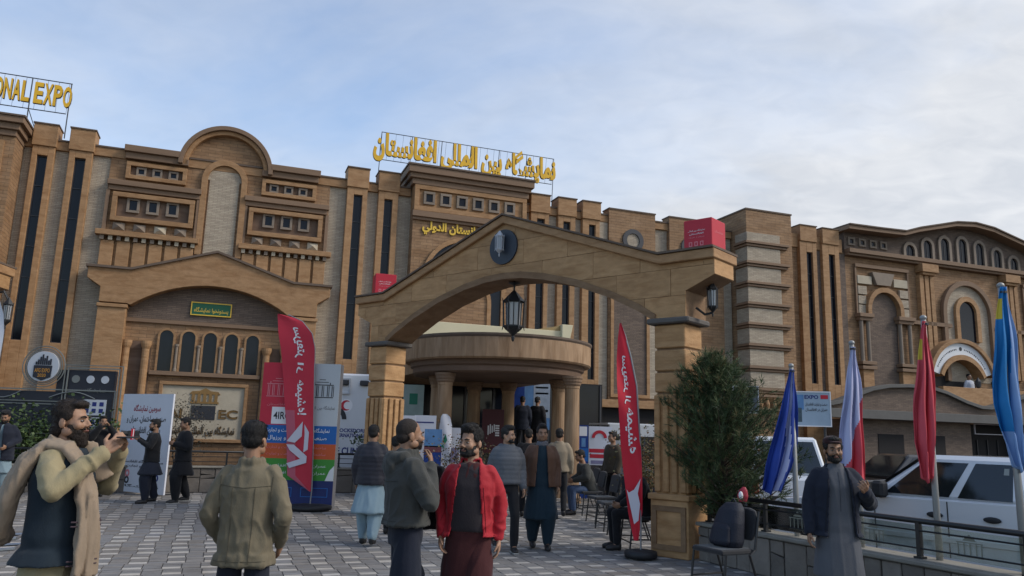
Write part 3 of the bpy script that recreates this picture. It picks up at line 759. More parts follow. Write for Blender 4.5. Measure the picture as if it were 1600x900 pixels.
for k in range(6): ppart('step', MB().box(-2.3, 2.6, 1.2 + k * .3, 1.5 + k * .3 + (2.6 if k == 5 else 0), 0, .17 * (k + 1)), STEP, st, bevel=.008)
RAILM = mat('brass_rail', (.32, .22, .14), .35, metal=.6)
for x, y0, x1 in ((-1.05, 1.15, -1.05), (1.15, 1.15, 1.15)):
    h = ppart('handrail', MB().tube([(x, y0, 1.0), (x, y0 + 1.7, 1.95)], .025, 8).tube([(x, y0, 0), (x, y0, 1.0)], .02, 8).tube([(x, y0 + 1.7, 1.0), (x, y0 + 1.7, 1.95)], .02, 8), RAILM)
    MB().add([(x, y0, .3), (x, y0 + 1.7, 1.2), (x, y0 + 1.7, 1.85), (x, y0, .92)], [(0, 1, 2, 3)]).build('rail_glass', mat('rail_glass_panel', (.10, .14, .17), .15), h)

# ------------------------------------------------------------------ entrance gate
GA = R(-40.5)
gate = thing('entrance_gate', 'brown stone entrance gate arch with gabled top, hanging lantern below its crown', 'gate', (2.0965, 11.2366, 0), GA)
GC = -2.96
def gm(u): return 2 * GC - u
GST = mat('gate_stone', (0.385, 0.218, 0.096), 0.7, 0.12, 8, (1, 1, 1.5), 0.3, 24, objvar=0.13, veins=(1.5, (1.3, 1.3, 5.5), .80, 1.17))
GCORE = mat('gate_core', (0.21, 0.125, 0.066), 0.8, 0.12, 8, (1, 1, 1.5), .25, 24, veins=(1.5, (1.3, 1.3, 5), .82, 1.15))
GD = 0.62
def gp(name, mb, m, parent=None, **k): return mb.build(name, m, parent or gate, **k)
rhalf = [(0.94, 4.12), (0.94, 3.87), (0.5, 3.68), (0.5, 3.30), (0.02, 3.30)]
aR = [(-0.25, 3.44), (-0.75, 3.69), (-1.42, 3.95), (-2.07, 4.12), (-2.55, 4.20), (GC, 4.22)]
low = [(0.94, 4.12), (0.94, 3.87), (0.5, 3.68), (0.5, 3.30), (0.02, 3.27)] + aR
body = low + [(gm(x), z) for x, z in reversed(low[:-1])] + [(gm(0.1), 4.12), (GC, 5.22), (0.1, 4.12)]
body = body[::-1]
gp('arch_core', MB().prism(body[::-1], 0.014, GD), GCORE)
def clip(poly, x0, x1, z0, z1):
    def half(pl, ax, val, keep_less):
        o = []
        for i in range(len(pl)):
            a, b = pl[i], pl[(i + 1) % len(pl)]
            ia = (a[ax] <= val) if keep_less else (a[ax] >= val); ib = (b[ax] <= val) if keep_less else (b[ax] >= val)
            if ia: o.append(a)
            if ia != ib:
                t = (val - a[ax]) / (b[ax] - a[ax]); o.append((a[0] + t * (b[0] - a[0]), a[1] + t * (b[1] - a[1])))
        return o
    for ax, v, kl in ((0, x0, 0), (0, x1, 1), (1, z0, 0), (1, z1, 1)):
        poly = half(poly, ax, v, kl)
        if len(poly) < 3: return None
    a = abs(sum(poly[i][0] * poly[(i + 1) % len(poly)][1] - poly[(i + 1) % len(poly)][0] * poly[i][1] for i in range(len(poly)))) / 2
    return poly if a > 0.004 else None
rows = [3.2, 3.62, 4.02, 4.44, 4.86, 5.3]
pc = body[::-1]
for i in range(5):
    x = -7.2 - 0.35 * (i % 2); 
    while x < 1.1:
        wd = random.uniform(0.75, 1.15)
        q = clip(pc, x + .003, x + wd - .003, rows[i] + .003, rows[i + 1] - .003)
        if q: gp('stone_slab', MB().prism(q, random.uniform(-.004, .004), 0.02), GST)
        x += wd
# soffit and end slabs
gp('end_slab', MB().box(0.94, 0.952, 0.004, GD - .004, 3.88, 4.11), GST)
# mouldings along the top
tops = [(gm(0.98), 4.10), (gm(0.1), 4.10), (GC, 5.20), (0.1, 4.10), (0.98, 4.10)]
gp('gable_moulding', MB().prism(tops + [(x, z + .14) for x, z in reversed(tops)], -0.07, GD + .07), BROWN, bevel=0.012)
gp('gable_cap', MB().prism([(x, z + .143) for x, z in tops] + [(x, z + .175) for x, z in reversed(tops)], -0.1, GD + .1), CAPS)
arcT = [(gm(x), z) for x, z in [(0.02, 3.27)] + aR]; arcT = arcT + [(x, z) for x, z in reversed([(0.02, 3.27)] + aR[:-1])]
gp('arch_rim', MB().prism([(x, z - .012) for x, z in arcT] + [(x, z + .10) for x, z in reversed(arcT)], -0.03, 0.0), GCORE)
for a, b in ((0.0, 0.48), (gm(0.48), gm(0.0))):
    pil = node('pillar', gate)
    gp('pillar_core', MB().box(a + .02, b - .02, 0.03, 0.49, -.02, 3.22), GCORE, pil)
    gp('capital', MB().box(a - .10, b + .10, -0.08, 0.6, 3.215, 3.30), mat('grey_capital', (.10, .088, .078), .75, .15, 5), pil, bevel=.02)
    for z0, z1 in ((2.24, 2.515), (2.545, 2.84), (2.87, 3.2)):
        gp('stone_block', MB().box(a - .004, b + .004, -.006, 0.516, z0, z1), GST, pil, bevel=.014)
    gp('stone_block', MB().box(a + .01, b - .01, .01, 0.5, .84, 2.21), GST, pil)
    for k in range(4):
        c = a + .04 + k * (b - a - .08) / 3
        gp('flute', MB().box(c - .045, c + .045, -.03, .01, .86, 2.2), GST, pil, bevel=.012)
        d = .04 + k * .43 / 3
        gp('flute', MB().box(b - .01, b + .03, d - .05, d + .05, .86, 2.2), GST, pil, bevel=.012)
    gp('pedestal', MB().box(a - .05, b + .05, -.06, .56, 0, .76).box(a - .08, b + .08, -.09, .59, .76, .84), GST, pil, bevel=.012)
    gp('pedestal_panel', frame_mb(MB(), a - .02, b + .02, .1, .68, .07, -.085, -.06), GCORE, pil)
gp('oval_plate', MB().prism([(GC + .31 * math.cos(t * math.pi / 16), 4.78 + .31 * math.sin(t * math.pi / 16)) for t in range(32)], -.035, .0), mat('slate_plate', (.028, .035, .048), .5, .1, 3))
# a second gate of the same kind, of which only the right eave shows at the left edge
c2 = {}
for x in S.objects:
    if x.parent is not None: c2.setdefault(x.parent.name, []).append(x)
g2 = copy_tree(gate, None, c2)
g2['label'] = 'second stone gate at the left edge of the photo, only its eave corner showing'
g2.location = (-9.22, 12.0, -0.18); g2.rotation_euler = (0, 0, R(4))
gate['group'] = g2['group'] = 'stone gates of the plaza'
# ------------------------------------------------------------------ roof signs
STEEL = mat('thin_steel', (0.05, 0.055, 0.065), 0.5, metal=0.4)
RS = mat('letter_yellow', (0.70, 0.40, 0.015), 0.45, 0.15, 4, spec=0.4)
rs = thing('roof_sign', 'yellow Arabic-script lettering on a wire frame above the middle of the hall', 'sign', HP + FD * 10.3 - FN * 0.0 + Vector((0, 0, 10.52)), FA)
def bars(mb, l, r=0.012):
    for a, b in l: mb.tube([a, b], r, 5)
    return mb
z0, z1 = 0.24, 1.24
bars(MB(), [((-3.1, 0.1, z1), (3.4, 0.1, z1)), ((-3.2, 0.1, z0), (3.32, 0.1, z0))], .014).build('frame_rail', STEEL, rs, kind=None)
for k in range(7):
    x = -3.15 + k * 1.08
    bars(MB(), [((x, .1, -0.9 if k in (0, 6) else 0), (x + .06, .1, z1))], .014).build('frame_post', STEEL, rs)
mbw = MB()
for k in range(26): mbw.tube([(-3.15 + k * .258, .1, z0), (-3.1 + k * .258, .1, z1)], .005, 4)
o = mbw.build('frame_wires', STEEL, rs); o['kind'] = 'stuff'; o.name = 'frame_wire'
write('letters', 'نمایشگاه بین المللی افغانستان', (0.03, -0.02, 0.73), (1, 0, 0), (0, 0, 1), 6.8, 1.18, RS, rs, bold=0.05, ar=True, depth=0.10, m2=GOLDS)
es = thing('roof_sign', 'yellow letters spelling ONAL EXPO on a wire frame above the left corner', 'sign', HP + FD * -4.4 + FN * 0.4 + Vector((0, 0, 10.0)), FA)
bars(MB(), [((-3.3, 0, 1.52), (2.19, 0, 1.52)), ((-3.3, 0, .56), (2.12, 0, .56))], .016).build('frame_rail', STEEL, es)
for x in (-2.9, -0.9, 1.15, 2.17):
    bars(MB(), [((x, 0, 0 if x < 2 else -0.2), (x, 0, 1.52))], .018).build('frame_post', STEEL, es)
bars(MB(), [((1.15, 0, 0.56), (1.3, .5, 0.05))], .012).build('brace', STEEL, es)
mbw = MB()
for k in range(20): mbw.tube([(-3.2 + k * .28, 0, .56), (-3.2 + k * .28, 0, 1.52)], .005, 4)
o = mbw.build('frame_wire', STEEL, es); o['kind'] = 'stuff'
for k, ch in enumerate(reversed('INTERNATIONAL')):
    write('letter', ch, (1.03 - k * .228, -.06, 1.07), (1, 0, 0), (0, 0, 1), .07 if ch == 'I' else .205, .64, RS, es, bold=0.03, depth=.1, m2=GOLDS)
for k, ch in enumerate('EXPO'):
    write('letter', ch, (1.36 + k * .25, -.06, 1.07), (1, 0, 0), (0, 0, 1), .23, .66, RS, es, bold=0.03, depth=.1, m2=GOLDS)

# ------------------------------------------------------------------ lanterns and red cubes on the gate
def Gp(u, y, z): return Vector((2.0965, 11.2366, 0)) + Matrix.Rotation(GA, 3, 'Z') @ Vector((u, y, z))
BLK = mat('black_iron', (0.012, 0.012, 0.013), 0.5, spec=0.5)
LGL = mat('lantern_glass', (0.48, 0.50, 0.52), 0.15, spec=.6, trans=.35)
SILV = mat('grey_iron', (0.40, 0.41, 0.43), 0.5, spec=.5)
def lantern(name, label, loc, s, body, hang, wr=1.0):
    t = thing(name, label, 'lantern', loc); t.scale = (wr, wr, 1)
    H6 = 6
    MB().lathe([(.17 * s, .30 * s), (.20 * s, .33 * s), (.12 * s, .45 * s), (.06 * s, .54 * s), (.02 * s, .6 * s)], H6).build('lantern_roof', body, t)
    MB().lathe([(.005, -.62 * s), (.025 * s, -.58 * s), (.03 * s, -.52 * s), (.018 * s, -.48 * s), (.06 * s, -.42 * s), (.14 * s, -.33 * s), (.17 * s, -.27 * s), (.17 * s, -.24 * s)], H6).build('lantern_base', body, t)
    MB().lathe([(.125 * s, -.24 * s), (.145 * s, .30 * s)], H6).build('lantern_glass', LGL, t)
    for k in range(6):
        a = k * math.pi / 3
        MB().tube([(.165 * s * math.cos(a), .165 * s * math.sin(a), -.25 * s), (.18 * s * math.cos(a), .18 * s * math.sin(a), .33 * s)], .016 * s, 6).build('lantern_bar', body, t)
        MB().tube([(.18 * s * math.cos(a), .18 * s * math.sin(a), .3 * s), (.2 * s * math.cos(a), .2 * s * math.sin(a), .42 * s)], [.014 * s, .003], 6).tube([(.17 * s * math.cos(a), .17 * s * math.sin(a), -.25 * s), (.19 * s * math.cos(a), .19 * s * math.sin(a), -.36 * s)], [.014 * s, .003], 6).build('finial', body, t)
        b = a + math.pi / 6
        MB().tube([(.135 * s * math.cos(b), .135 * s * math.sin(b), -.25 * s), (.15 * s * math.cos(b), .15 * s * math.sin(b), .31 * s)], .008 * s, 5).build('lantern_bar', body, t)
    if hang: MB().tube([(0, 0, .58 * s), (0, 0, hang)], .012, 6).lathe([(.08, hang - .03), (.02, hang - .06)], 10).build('hanging_rod', body, t)
    return t
lantern('hanging_lantern', 'black hexagonal iron lantern hanging from the crown of the gate arch', Gp(GC, .3, 3.62), 0.74, BLK, 0.60, 1.38)
l2 = lantern('wall_lantern', 'small grey lantern mounted on the dark oval plate of the gate', Gp(GC + .0, -.13, 4.82), 0.38, SILV, 0, 1.1)
MB().tube([(0, 0, .12), (0.02, .1, .16)], .012, 6).build('bracket', SILV, l2)
l3 = lantern('wall_lantern', 'black wire lantern on a bracket under the right eave of the gate', Gp(0.76, .32, 3.58), 0.42, BLK, 0)
MB().tube([(0, 0, -.2), (-.1, .05, -.22), (-.22, .08, -.12)], .018, 6).build('bracket', BLK, l3)
l4 = lantern('wall_lantern', 'black lantern under the eave of the second gate at the left edge', Vector((-8.0, 12.25, 3.25)), 0.42, BLK, 0)
MB().tube([(0, 0, .2), (-.1, 0, .35), (-.3, 0, .3)], .02, 6).build('bracket', BLK, l4)
REDP = mat('red_print', (0.46, 0.018, 0.035), 0.5, 0.06, 3)
WPR = mat('white_print', (0.72, 0.70, 0.70), 0.5)
PINKP = mat('pale_red_print', (0.62, 0.20, 0.22), 0.5)
def cube(label, loc, s, rz):
    o = thing('advertising_cube', label, 'cube', loc, rz, 'red advertising cubes on the gate')
    MB().box(-s / 2, s / 2, -s / 2, s / 2, 0, s).build('cube_body', REDP, o, bevel=.008)
    for k in range(3): write('lettering', ('نمایشگاه بین المللی', 'افغانستان', 'سریعتر از همیشه')[k], (-.02, -s / 2 - .003, s * (.62 - k * .11)), (1, 0, 0), (0, 0, 1), s * (.6, .5, .56)[k], s * .07, WPR if k < 2 else PINKP, o, ar=True, bold=.01)
    write('lettering', 'افغانستان', (s / 2 + .003, 0, s * .58), (0, 1, 0), (0, 0, 1), s * .6, s * .1, PINKP, o, ar=True)
    for k in range(3):
        frame_mb(MB(), -s * .32 + k * s * .2, -s * .2 + k * s * .2, s * .1, s * .25, .012, -s / 2 - .002, -s / 2 + .002).build('print_mark', PINKP, o)
    return o
cube('red printed cube on the right eave of the gate beside the banded tower', Gp(.68, .27, 4.277), .44, GA)
cube('red printed cube on the left eave of the gate before a dark strip window', Gp(-6.42, .27, 4.277), .42, GA + R(58))

# ------------------------------------------------------------------ feather flags
def feather(label, loc, rows, colf, mats, pole_pts, base_r, texts, name='feather_flag', sub=6, wave=.03, group=None):
    t = thing(name, label, 'flag', loc, 0, group)
    rows = sorted(rows); zs = np.array([r[0] for r in rows]); xl = np.array([r[1] for r in rows]); xr = np.array([r[2] for r in rows])
    nz = 48; mb = MB(); ns = sub
    def yw(z, s): return wave * math.sin(z * 2.6 + s * 2.2) * (0.4 + s * .6) + wave * .5 * math.sin(s * 6 + z * 5)
    Z = np.linspace(zs[0], zs[-1], nz)
    for side in (0, 1):
        k = len(mb.v)
        for z in Z:
            a, b = np.interp(z, zs, xl), np.interp(z, zs, xr)
            for j in range(ns + 1):
                s = j / ns; mb.v.append((a + (b - a) * s, yw(z, s) + (.004 if side else -.004), z))
        for i in range(nz - 1):
            for j in range(ns):
                q = [k + i * (ns + 1) + j, k + i * (ns + 1) + j + 1, k + (i + 1) * (ns + 1) + j + 1, k + (i + 1) * (ns + 1) + j]
                mb.f.append(q if not side else q[::-1]); mb.m.append(colf((Z[i] + Z[i + 1]) / 2, (j + .5) / ns))
    fl = mb.build('flag_cloth', mats, t, smooth=True)
    MB().tube(pole_pts, .012, 8).build('pole', mat('pole_grey', (.25, .25, .26), .4, metal=.5), t)
    if base_r:
        MB().lathe([(base_r * .5, 0.0), (base_r, .02), (base_r * 1.04, .06), (base_r, .1), (base_r * .5, .12)], 24).build('base_bag', mat('black_rubber', (.018, .018, .02), .6), t, smooth=True)
    for txt, zt, zb, xc, h, m_, mir_ in texts:
        vs, fs = text_shape(shape_ar(txt) if any(c in AR for c in txt) else txt, .02)
        X = [v[0] for v in vs]; Y = [v[1] for v in vs]
        sc = (zt - zb) / (max(X) - min(X)); sy = h / (max(Y) - min(Y))
        m2 = MB(); P = []
        for v in vs:
            z = zt - (max(X) - v[0]) * sc
            a, b = np.interp(z, zs, xl), np.interp(z, zs, xr)
            x = a + (b - a) * xc + (v[1] - (max(Y) + min(Y)) / 2) * sy
            P.append((x, yw(z, (x - a) / max(b - a, .01)) - .012, z))
        m2.add(P, fs); m2.build('lettering', m_, fl)
    return t, fl
REDF = mat('red_flag_cloth', (0.50, 0.028, 0.05), 0.65, 0.08, 2)
REDL = mat('pale_red_flag_cloth', (0.46, 0.10, 0.14), 0.65, 0.08, 2)
REDB = mat('bright_red_flag_cloth', (0.55, 0.012, 0.03), 0.55, 0.08, 2)
WF = mat('white_flag_cloth', (0.62, 0.62, 0.66), 0.7, 0.05, 3)
X0 = -3.87
rows = [(.36, -3.90, -3.87), (.66, -4.36, -3.87), (1.5, -4.44, -3.90), (2.48, -4.58, -3.96), (3.2, -4.70, -4.0), (3.5, -4.77, -4.08), (3.75, -4.8, -4.3), (3.87, -4.82, -4.6), (3.89, -4.82, -4.78)]
rows = [(z, a - X0, b - X0) for z, a, b in rows]
tL, fL = feather('red feather flag with white vertical script before the striped banner stand', (X0, 15.9, 0), rows, lambda z, s: 1 if z < 1.9 and s < .35 else 0, [REDF, REDL],
        [(0, 0, 0), (0.02, 0, .4), (-.03, .01, 1.5), (-.09, .01, 2.5), (-.13, .01, 3.2), (-.21, .01, 3.5), (-.43, .01, 3.75), (-.73, .01, 3.88)], .42,
        [('سریعتر', 3.62, 3.0, .55, .2, WPR, 1), ('از', 2.9, 2.68, .55, .16, WPR, 1), ('همیشه!', 2.55, 1.85, .55, .22, WPR, 1)], wave=.018, group='red feather flags')
lg = mat('logo_silver', (.55, .53, .58), .5)
mb = MB()
def logo(mb, ox, oz, s, y):
    mb.add([(ox - .30 * s, y, oz + .05 * s), (ox + .02 * s, y, oz + .48 * s), (ox + .02 * s, y, oz + .16 * s), (ox - .12 * s, y, oz + .02 * s)], [(0, 3, 2, 1)])
    mb.add([(ox + .06 * s, y, oz + .42 * s), (ox + .17 * s, y, oz + .25 * s), (ox + .17 * s, y, oz - .12 * s), (ox + .08 * s, y, oz - .18 * s), (ox + .08 * s, y, oz + .2 * s)], [(0, 4, 3, 2, 1)])
    mb.add([(ox - .30 * s, y - .002, oz - .02 * s), (ox - .14 * s, y, oz - .02 * s), (ox + .16 * s, y, oz - .26 * s), (ox + .16 * s, y, oz - .40 * s), (ox - .2 * s, y, oz - .52 * s), (ox - .27 * s, y, oz - .42 * s), (ox + .02 * s, y, oz - .32 * s), (ox - .22 * s, y, oz - .14 * s)], [(6, 5, 4, 3), (2, 1, 0, 7), (6, 2, 7), (6, 3, 2)])
logo(mb, -.27, 1.28, .92, -.034); mb.build('flag_logo', lg, fL)
X0 = 1.83
rows = [(.23, 1.74, 1.80), (.61, 1.66, 1.85), (1.28, 1.575, 1.84), (1.9, 1.53, 1.82), (2.32, 1.5, 1.77), (2.68, 1.5, 1.70), (3.0, 1.52, 1.62), (3.18, 1.54, 1.555)]
rows = [(z, a - X0, b - X0) for z, a, b in rows]
tR, fR = feather('red feather flag with black round base beside the right gate pillar', (X0, 10.9, 0), rows, lambda z, s: 0, [REDB],
        [(0, 0, 0), (0, 0, .3), (0.01, .01, 1.3), (-.05, .01, 2.3), (-.13, .01, 2.7), (-.21, .01, 3.0), (-.28, .01, 3.18)], .215,
        [('سریعتر از', 2.72, 2.05, .5, .10, WPR, 1), ('همیشه', 2.0, 1.38, .52, .15, WPR, 1)], group='red feather flags')
mb = MB().add([(-.10, -.06, .45), (-.04, -.06, .5), (-.02, -.06, .72), (-.05, -.06, .85), (-.01, -.06, 1.05), (-.10, -.06, .9), (-.17, -.06, .86), (-.2, -.06, .9)], [(0, 1, 2, 3, 4, 5, 6, 7)])
mb.build('flag_logo', lg, fR)
rows = [(1.55, -.05, .16), (2.2, -.1, .19), (2.8, -.1, .20), (3.05, -.1, .17), (3.25, -.08, .10), (3.35, -.05, .02)]
tW, fW = feather('white feather flag with red round mark cut by the left edge', (-7.33, 10.9, 0), rows, lambda z, s: 0, [WF], [(.0, 0, 0), (.0, 0, 1.5), (.0, .01, 3.3)], .3, [])
MB().prism(arc(.02, 2.28, .13, 0, 180, 14) + arc(.02, 2.28, .10, 180, 0, 14), -.05, -.045).prism(arc(.02, 2.28, .13, 180, 360, 14) + arc(.02, 2.28, .10, 360, 180, 14), -.05, -.045).build('flag_logo', REDP, fW)
rows = [(.75, -.17, .16), (1.4, -.15, .18), (1.75, -.12, .17), (1.95, -.1, .12), (2.02, -.06, .04)]
tG, fG = feather('small white feather flag with green leaf mark beside the portico column', (-1.52, 19.0, 0), rows, lambda z, s: 0, [WF], [(-.14, 0, 0), (-.14, .01, 1.8)], .22, [])
GRN = mat('leaf_green_print', (.02, .17, .10), .5)
MB().prism([(.0, 1.28), (.08, 1.4), (.03, 1.55), (-.02, 1.42)], -.045, -.04).prism([(-.06, 1.25), (.02, 1.2), (.0, 1.26), (-.08, 1.36)], -.045, -.04).build('flag_logo', GRN, fG)

# ------------------------------------------------------------------ banners and boards
NAVY = mat('navy_print', (0.012, 0.022, 0.11), 0.5); BLUE = mat('blue_print', (0.012, 0.11, 0.36), 0.5); ORG = mat('orange_print', (0.50, 0.085, 0.02), 0.5)
GRNP = mat('green_print', (0.045, 0.23, 0.03), 0.5); GREYW = mat('white_panel_print', (0.47, 0.49, 0.50), 0.5); INKB = mat('ink_blue', (.02, .03, .16), .5)
bs = thing('banner_stand', 'tall banner stand with red, white, blue, orange, green and navy panels', 'banner', (-4.26, 16.05, 0), 0)
W2 = .79
MB().box(-W2, W2, 0, .28, .0, 2.9).build('stand_body', mat('stand_frame', (.12, .12, .13), .6), bs)
def panel(nm, a, b, z0_, z1_, m): return MB().box(a, b, -.012, -.001, z0_, z1_).build(nm, m, bs)
p1 = panel('red_panel', -W2, -.02, 1.64, 2.9, REDF); p2 = panel('white_panel', -.02, W2, 1.64, 2.9, GREYW)
p3 = panel('blue_panel', -W2, W2, 1.28, 1.64, BLUE); p4 = panel('orange_panel', -W2, W2, .98, 1.28, ORG); p5 = panel('green_panel', -W2, W2, .56, .98, GRNP); p6 = panel('navy_panel', -W2, W2, .0, .56, NAVY)
def hall_logo(par, cx, cz, s, m, y=-.016, AX=Vector((1, 0, 0)), O=Vector((0, 0, 0))):
    q = MB()
    def b(x0, x1, z0_, z1_): q.box(cx + x0 * s, cx + x1 * s, y - .002, y, cz + z0_ * s, cz + z1_ * s)
    for x in (-.5, -.28, -.02, .24, .46): b(x, x + .04, -.4, .12); b(x + .08, x + .11, -.4, .12)
    b(-.55, .55, -.46, -.42); b(-.55, .55, .14, .18); b(-.3, .3, .28, .31); b(-.4, -.36, .18, .28); b(.36, .4, .18, .28); b(-.15, .15, .4, .43)
    return q.build('hall_emblem', m, par)
hall_logo(p1, -.46, 2.4, .42, PINKP); hall_logo(p2, .44, 2.4, .42, INK)
write('lettering', 'افغانستان', (-.46, -.016, 2.05), (1, 0, 0), (0, 0, 1), .4, .06, PINKP, p1, ar=True)
write('lettering', 'نمایشگاه بین المللی', (.45, -.016, 2.0), (1, 0, 0), (0, 0, 1), .55, .09, INK, p2, ar=True)
MB().box(-.55, -.13, -.018, -.012, 1.66, 2.0).build('white_label', WPR, p1); write('lettering', '4IRC', (-.34, -.02, 1.83), (1, 0, 0), (0, 0, 1), .34, .15, INK, p1, bold=.02)
for z, tx, wd in ((1.54, 'نمایشگاه بین المللی صنعت و تجارت', 1.3), (1.38, 'صنعت و تجارت و پرزوال', 1.2)):
    write('lettering', tx, (0, -.016, z), (1, 0, 0), (0, 0, 1), wd, .11, WPR, p3, ar=True, bold=.01)
for z in (1.2, 1.07): write('lettering', 'ساختمان افغانستان صنعت و تجارت', (0, -.016, z), (1, 0, 0), (0, 0, 1), 1.2, .07, PINKP, p4, ar=True)
for z in (.84, .7): write('lettering', 'عمران و بازسازی افغانستان', (0, -.016, z), (1, 0, 0), (0, 0, 1), 1.25, .07, WBAND, p5, ar=True)
for c in (-.3, .42): frame_mb(MB(), c - .27, c + .27, .24, .42, .012, -.017, -.012).build('print_frame', BLUE, p6)
MB().prism([(.62, .56), (W2, .56), (W2, .86), (.7, .76)], -.016, -.012).build('print_mark', WBAND, p5)

wb = thing('exhibition_banner', 'white upright banner with red and black script behind the cameraman', 'banner', (-8.42, 18.4, 0), math.atan2(-1.0, 1.72))
BW = mat('white_banner_vinyl', (0.60, 0.61, 0.66), 0.5, 0.04, 2)
wp = MB().box(-.92, .92, -.02, .02, .03, 2.27).build('banner_sheet', BW, wb)
MB().box(-.7, -.66, .02, .6, 0, .03).box(.66, .7, .02, .6, 0, .03).build('foot', DFRAME, wb); MB().tube([(0, .03, 2.2), (0, .58, .02)], .015, 6).build('brace', DFRAME, wb)
RINK = mat('red_ink', (.30, .012, .03), .5)
for tx, z, wd, h, m_ in (('سومین نمایشگاه', 1.93, .98, .2, RINK), ('صنعت ساختمان، عمران و', 1.68, 1.42, .19, INK), ('بازسازی افغانستان', 1.42, 1.1, .2, INK), ('مرکز نمایشگاه افغانستان', .72, 1.55, .09, INK), ('صنعت و تجارت', .62, 1.1, .07, INK), ('نمایشگاه', .17, 1.4, .07, INK)):
    write('lettering', tx, (.02, -.023, z), (1, 0, 0), (0, 0, 1), wd, h, m_, wp, ar=True, bold=.022)
for x, z, m_ in ((-.74, .45, INKB), (-.45, .45, PINKP), (-.74, .3, INK), (-.45, .3, INK), (.6, .38, INKB)):
    MB().prism(arc(x, z, .085, 0, 180, 12) + arc(x, z, .04, 180, 0, 12), -.024, -.02).prism(arc(x, z, .085, 180, 360, 12) + arc(x, z, .04, 360, 180, 12), -.024, -.02).build('print_logo', m_, wp)

ab = thing('expo_board', 'dark framed board with round white AFG EXPO 2020 badge', 'sign', (-11.45, 19.3, 0), R(4))
BRD = mat('board_dark', (.022, .024, .034), .45, .1, 2); PALE = mat('pale_metal', (.20, .21, .20), .4, metal=.3); WBD = mat('badge_white', (.50, .52, .55), .5)
MB().box(-2.3, 1.68, 0, .14, .0, 2.3).box(0.3, 1.68, 0, .14, 2.3, 2.84).build('board_body', BRD, ab)
mb = frame_mb(MB(), -2.35, 1.75, -.02, 2.36, .03, -.03, 0)
for z in (2.05, 1.98, 1.45, 1.36, 1.27): mb.box(-1.0 if z > 1.5 else -2.2, .5, -.02, 0, z, z + .022)
frame_mb(mb, .55, 1.80, -.05, 2.9, .025, -.05, -.02); frame_mb(mb, .48, 1.88, -.05, 2.97, .02, -.05, -.02)
mb.build('metal_strips', PALE, ab)['kind'] = 'stuff'
for r in (.44, .50, .40):
    MB().tube([(-.02 + r * math.cos(R(a)), -.06, 2.9 + r * math.sin(R(a))) for a in range(-200, 161, 8)], .014, 5).build('arc_strip', PALE, ab)
MB().tube([(-1.9 + t * .13, -.06, 2.32 + .2 * math.cos(t * .42)) for t in range(12)], .014, 5).tube([(.2 + t * .12, -.06, 2.15 + .15 * math.sin(t * .35)) for t in range(10)], .014, 5).build('arc_strip', PALE, ab)
bd = MB().prism(arc(-.02, 2.9, .37, 0, 360, 32)[:-1], -.1, -.02).build('badge', WBD, ab)
MB().prism([(-.23, 2.64), (-.02, 2.55), (.19, 2.64), (.20, 2.92), (-.23, 2.92)], -.115, -.1).build('badge_shield', BRD, bd)
mb = MB()
for k, h in enumerate((.1, .17, .26, .34, .22, .3, .15, .2)): mb.box(-.2 + k * .048, -.167 + k * .048, -.115, -.1, 2.935, 2.935 + h * .75)
mb.build('skyline_print', BRD, bd)
ORI = mat('orange_ink', (.50, .24, .04), .5)
write('lettering', 'AFG EXPO', (-.02, -.12, 2.8), (1, 0, 0), (0, 0, 1), .36, .10, ORI, bd, bold=.02); write('lettering', '2020', (-.02, -.12, 2.68), (1, 0, 0), (0, 0, 1), .2, .08, ORI, bd, bold=.02)
for x in (.75, 1.1, 1.45): MB().prism(arc(x, 2.62, .095, 0, 360, 18)[:-1], -.012, 0).build('round_logo', WBD if x > 1 else PALE, ab)
write('lettering', 'نمایشگاه', (1.25, -.012, 2.35), (1, 0, 0), (0, 0, 1), .5, .12, PALE, ab, ar=True)
for z in (1.75, 1.32, .9):
    q = MB().box(1.0, 1.55, -.015, 0, z, z + .38).build('floor_plan', WBD, ab)
    mb = MB()
    for k in range(6): mb.box(1.05 + (k % 3) * .17, 1.15 + (k % 3) * .17, -.018, -.015, z + .06 + (k // 3) * .16, z + .16 + (k // 3) * .16)
    mb.build('plan_print', INKB, q)

mc = thing('mobile_clinic', 'white mobile clinic van with red crescent mark and blue lettering', 'van', (-4.65, 21.2, -.1), R(8))
CW = mat('clinic_white', (.58, .58, .59), .4, .05, 2, coat=.3)
MB().box(-1.7, 0.95, 0, 2.0, .62, 3.18).build('van_body', CW, mc, bevel=.05)
MB().box(-1.72, .97, -.02, 2.02, .55, .68).build('van_skirt', DFRAME, mc)
for x in (.18, .72): MB().box(x - .12, x + .12, -.1, .0, 2.86, 3.0).build('flood_lamp', DFRAME, mc, bevel=.02)
for x in (.05,): frame_mb(MB(), x - .1, x + .3, 2.62, 3.05, .04, -.05, -.0).build('lamp_bracket', SILV, mc)
for x in (-.2, -1.2):
    wy = MB().tube([(x, -.05, .42), (x, .25, .42)], .42, 24).build('wheel', DFRAME, mc)
MB().prism(arc(-.06, 1.95, .36, 0, 180, 18) + arc(-.06, 1.95, .24, 180, 0, 18), -.012, 0).build('wheel_print', INK, mc)
MB().prism(arc(.27, 2.32, .17, 0, 360, 20)[:-1], -.004, 0).build('crescent_ring', WPR, mc)
MB().prism(arc(.27, 2.32, .14, 60, 300, 16) + arc(.31, 2.32, .105, 300, 60, 16), -.008, -.004).build('red_crescent', REDP, mc)
for tx, z, wd, h in (('BROCKSDORF', 1.66, .84, .1), ('INTERNATIONAL', 1.53, .9, .1), ('MOBILE CLINIC', 1.12, 1.3, .19)):
    write('lettering', tx, (.83 - wd / 2, -.006, z), (1, 0, 0), (0, 0, 1), wd, h, INKB, mc, bold=.03)

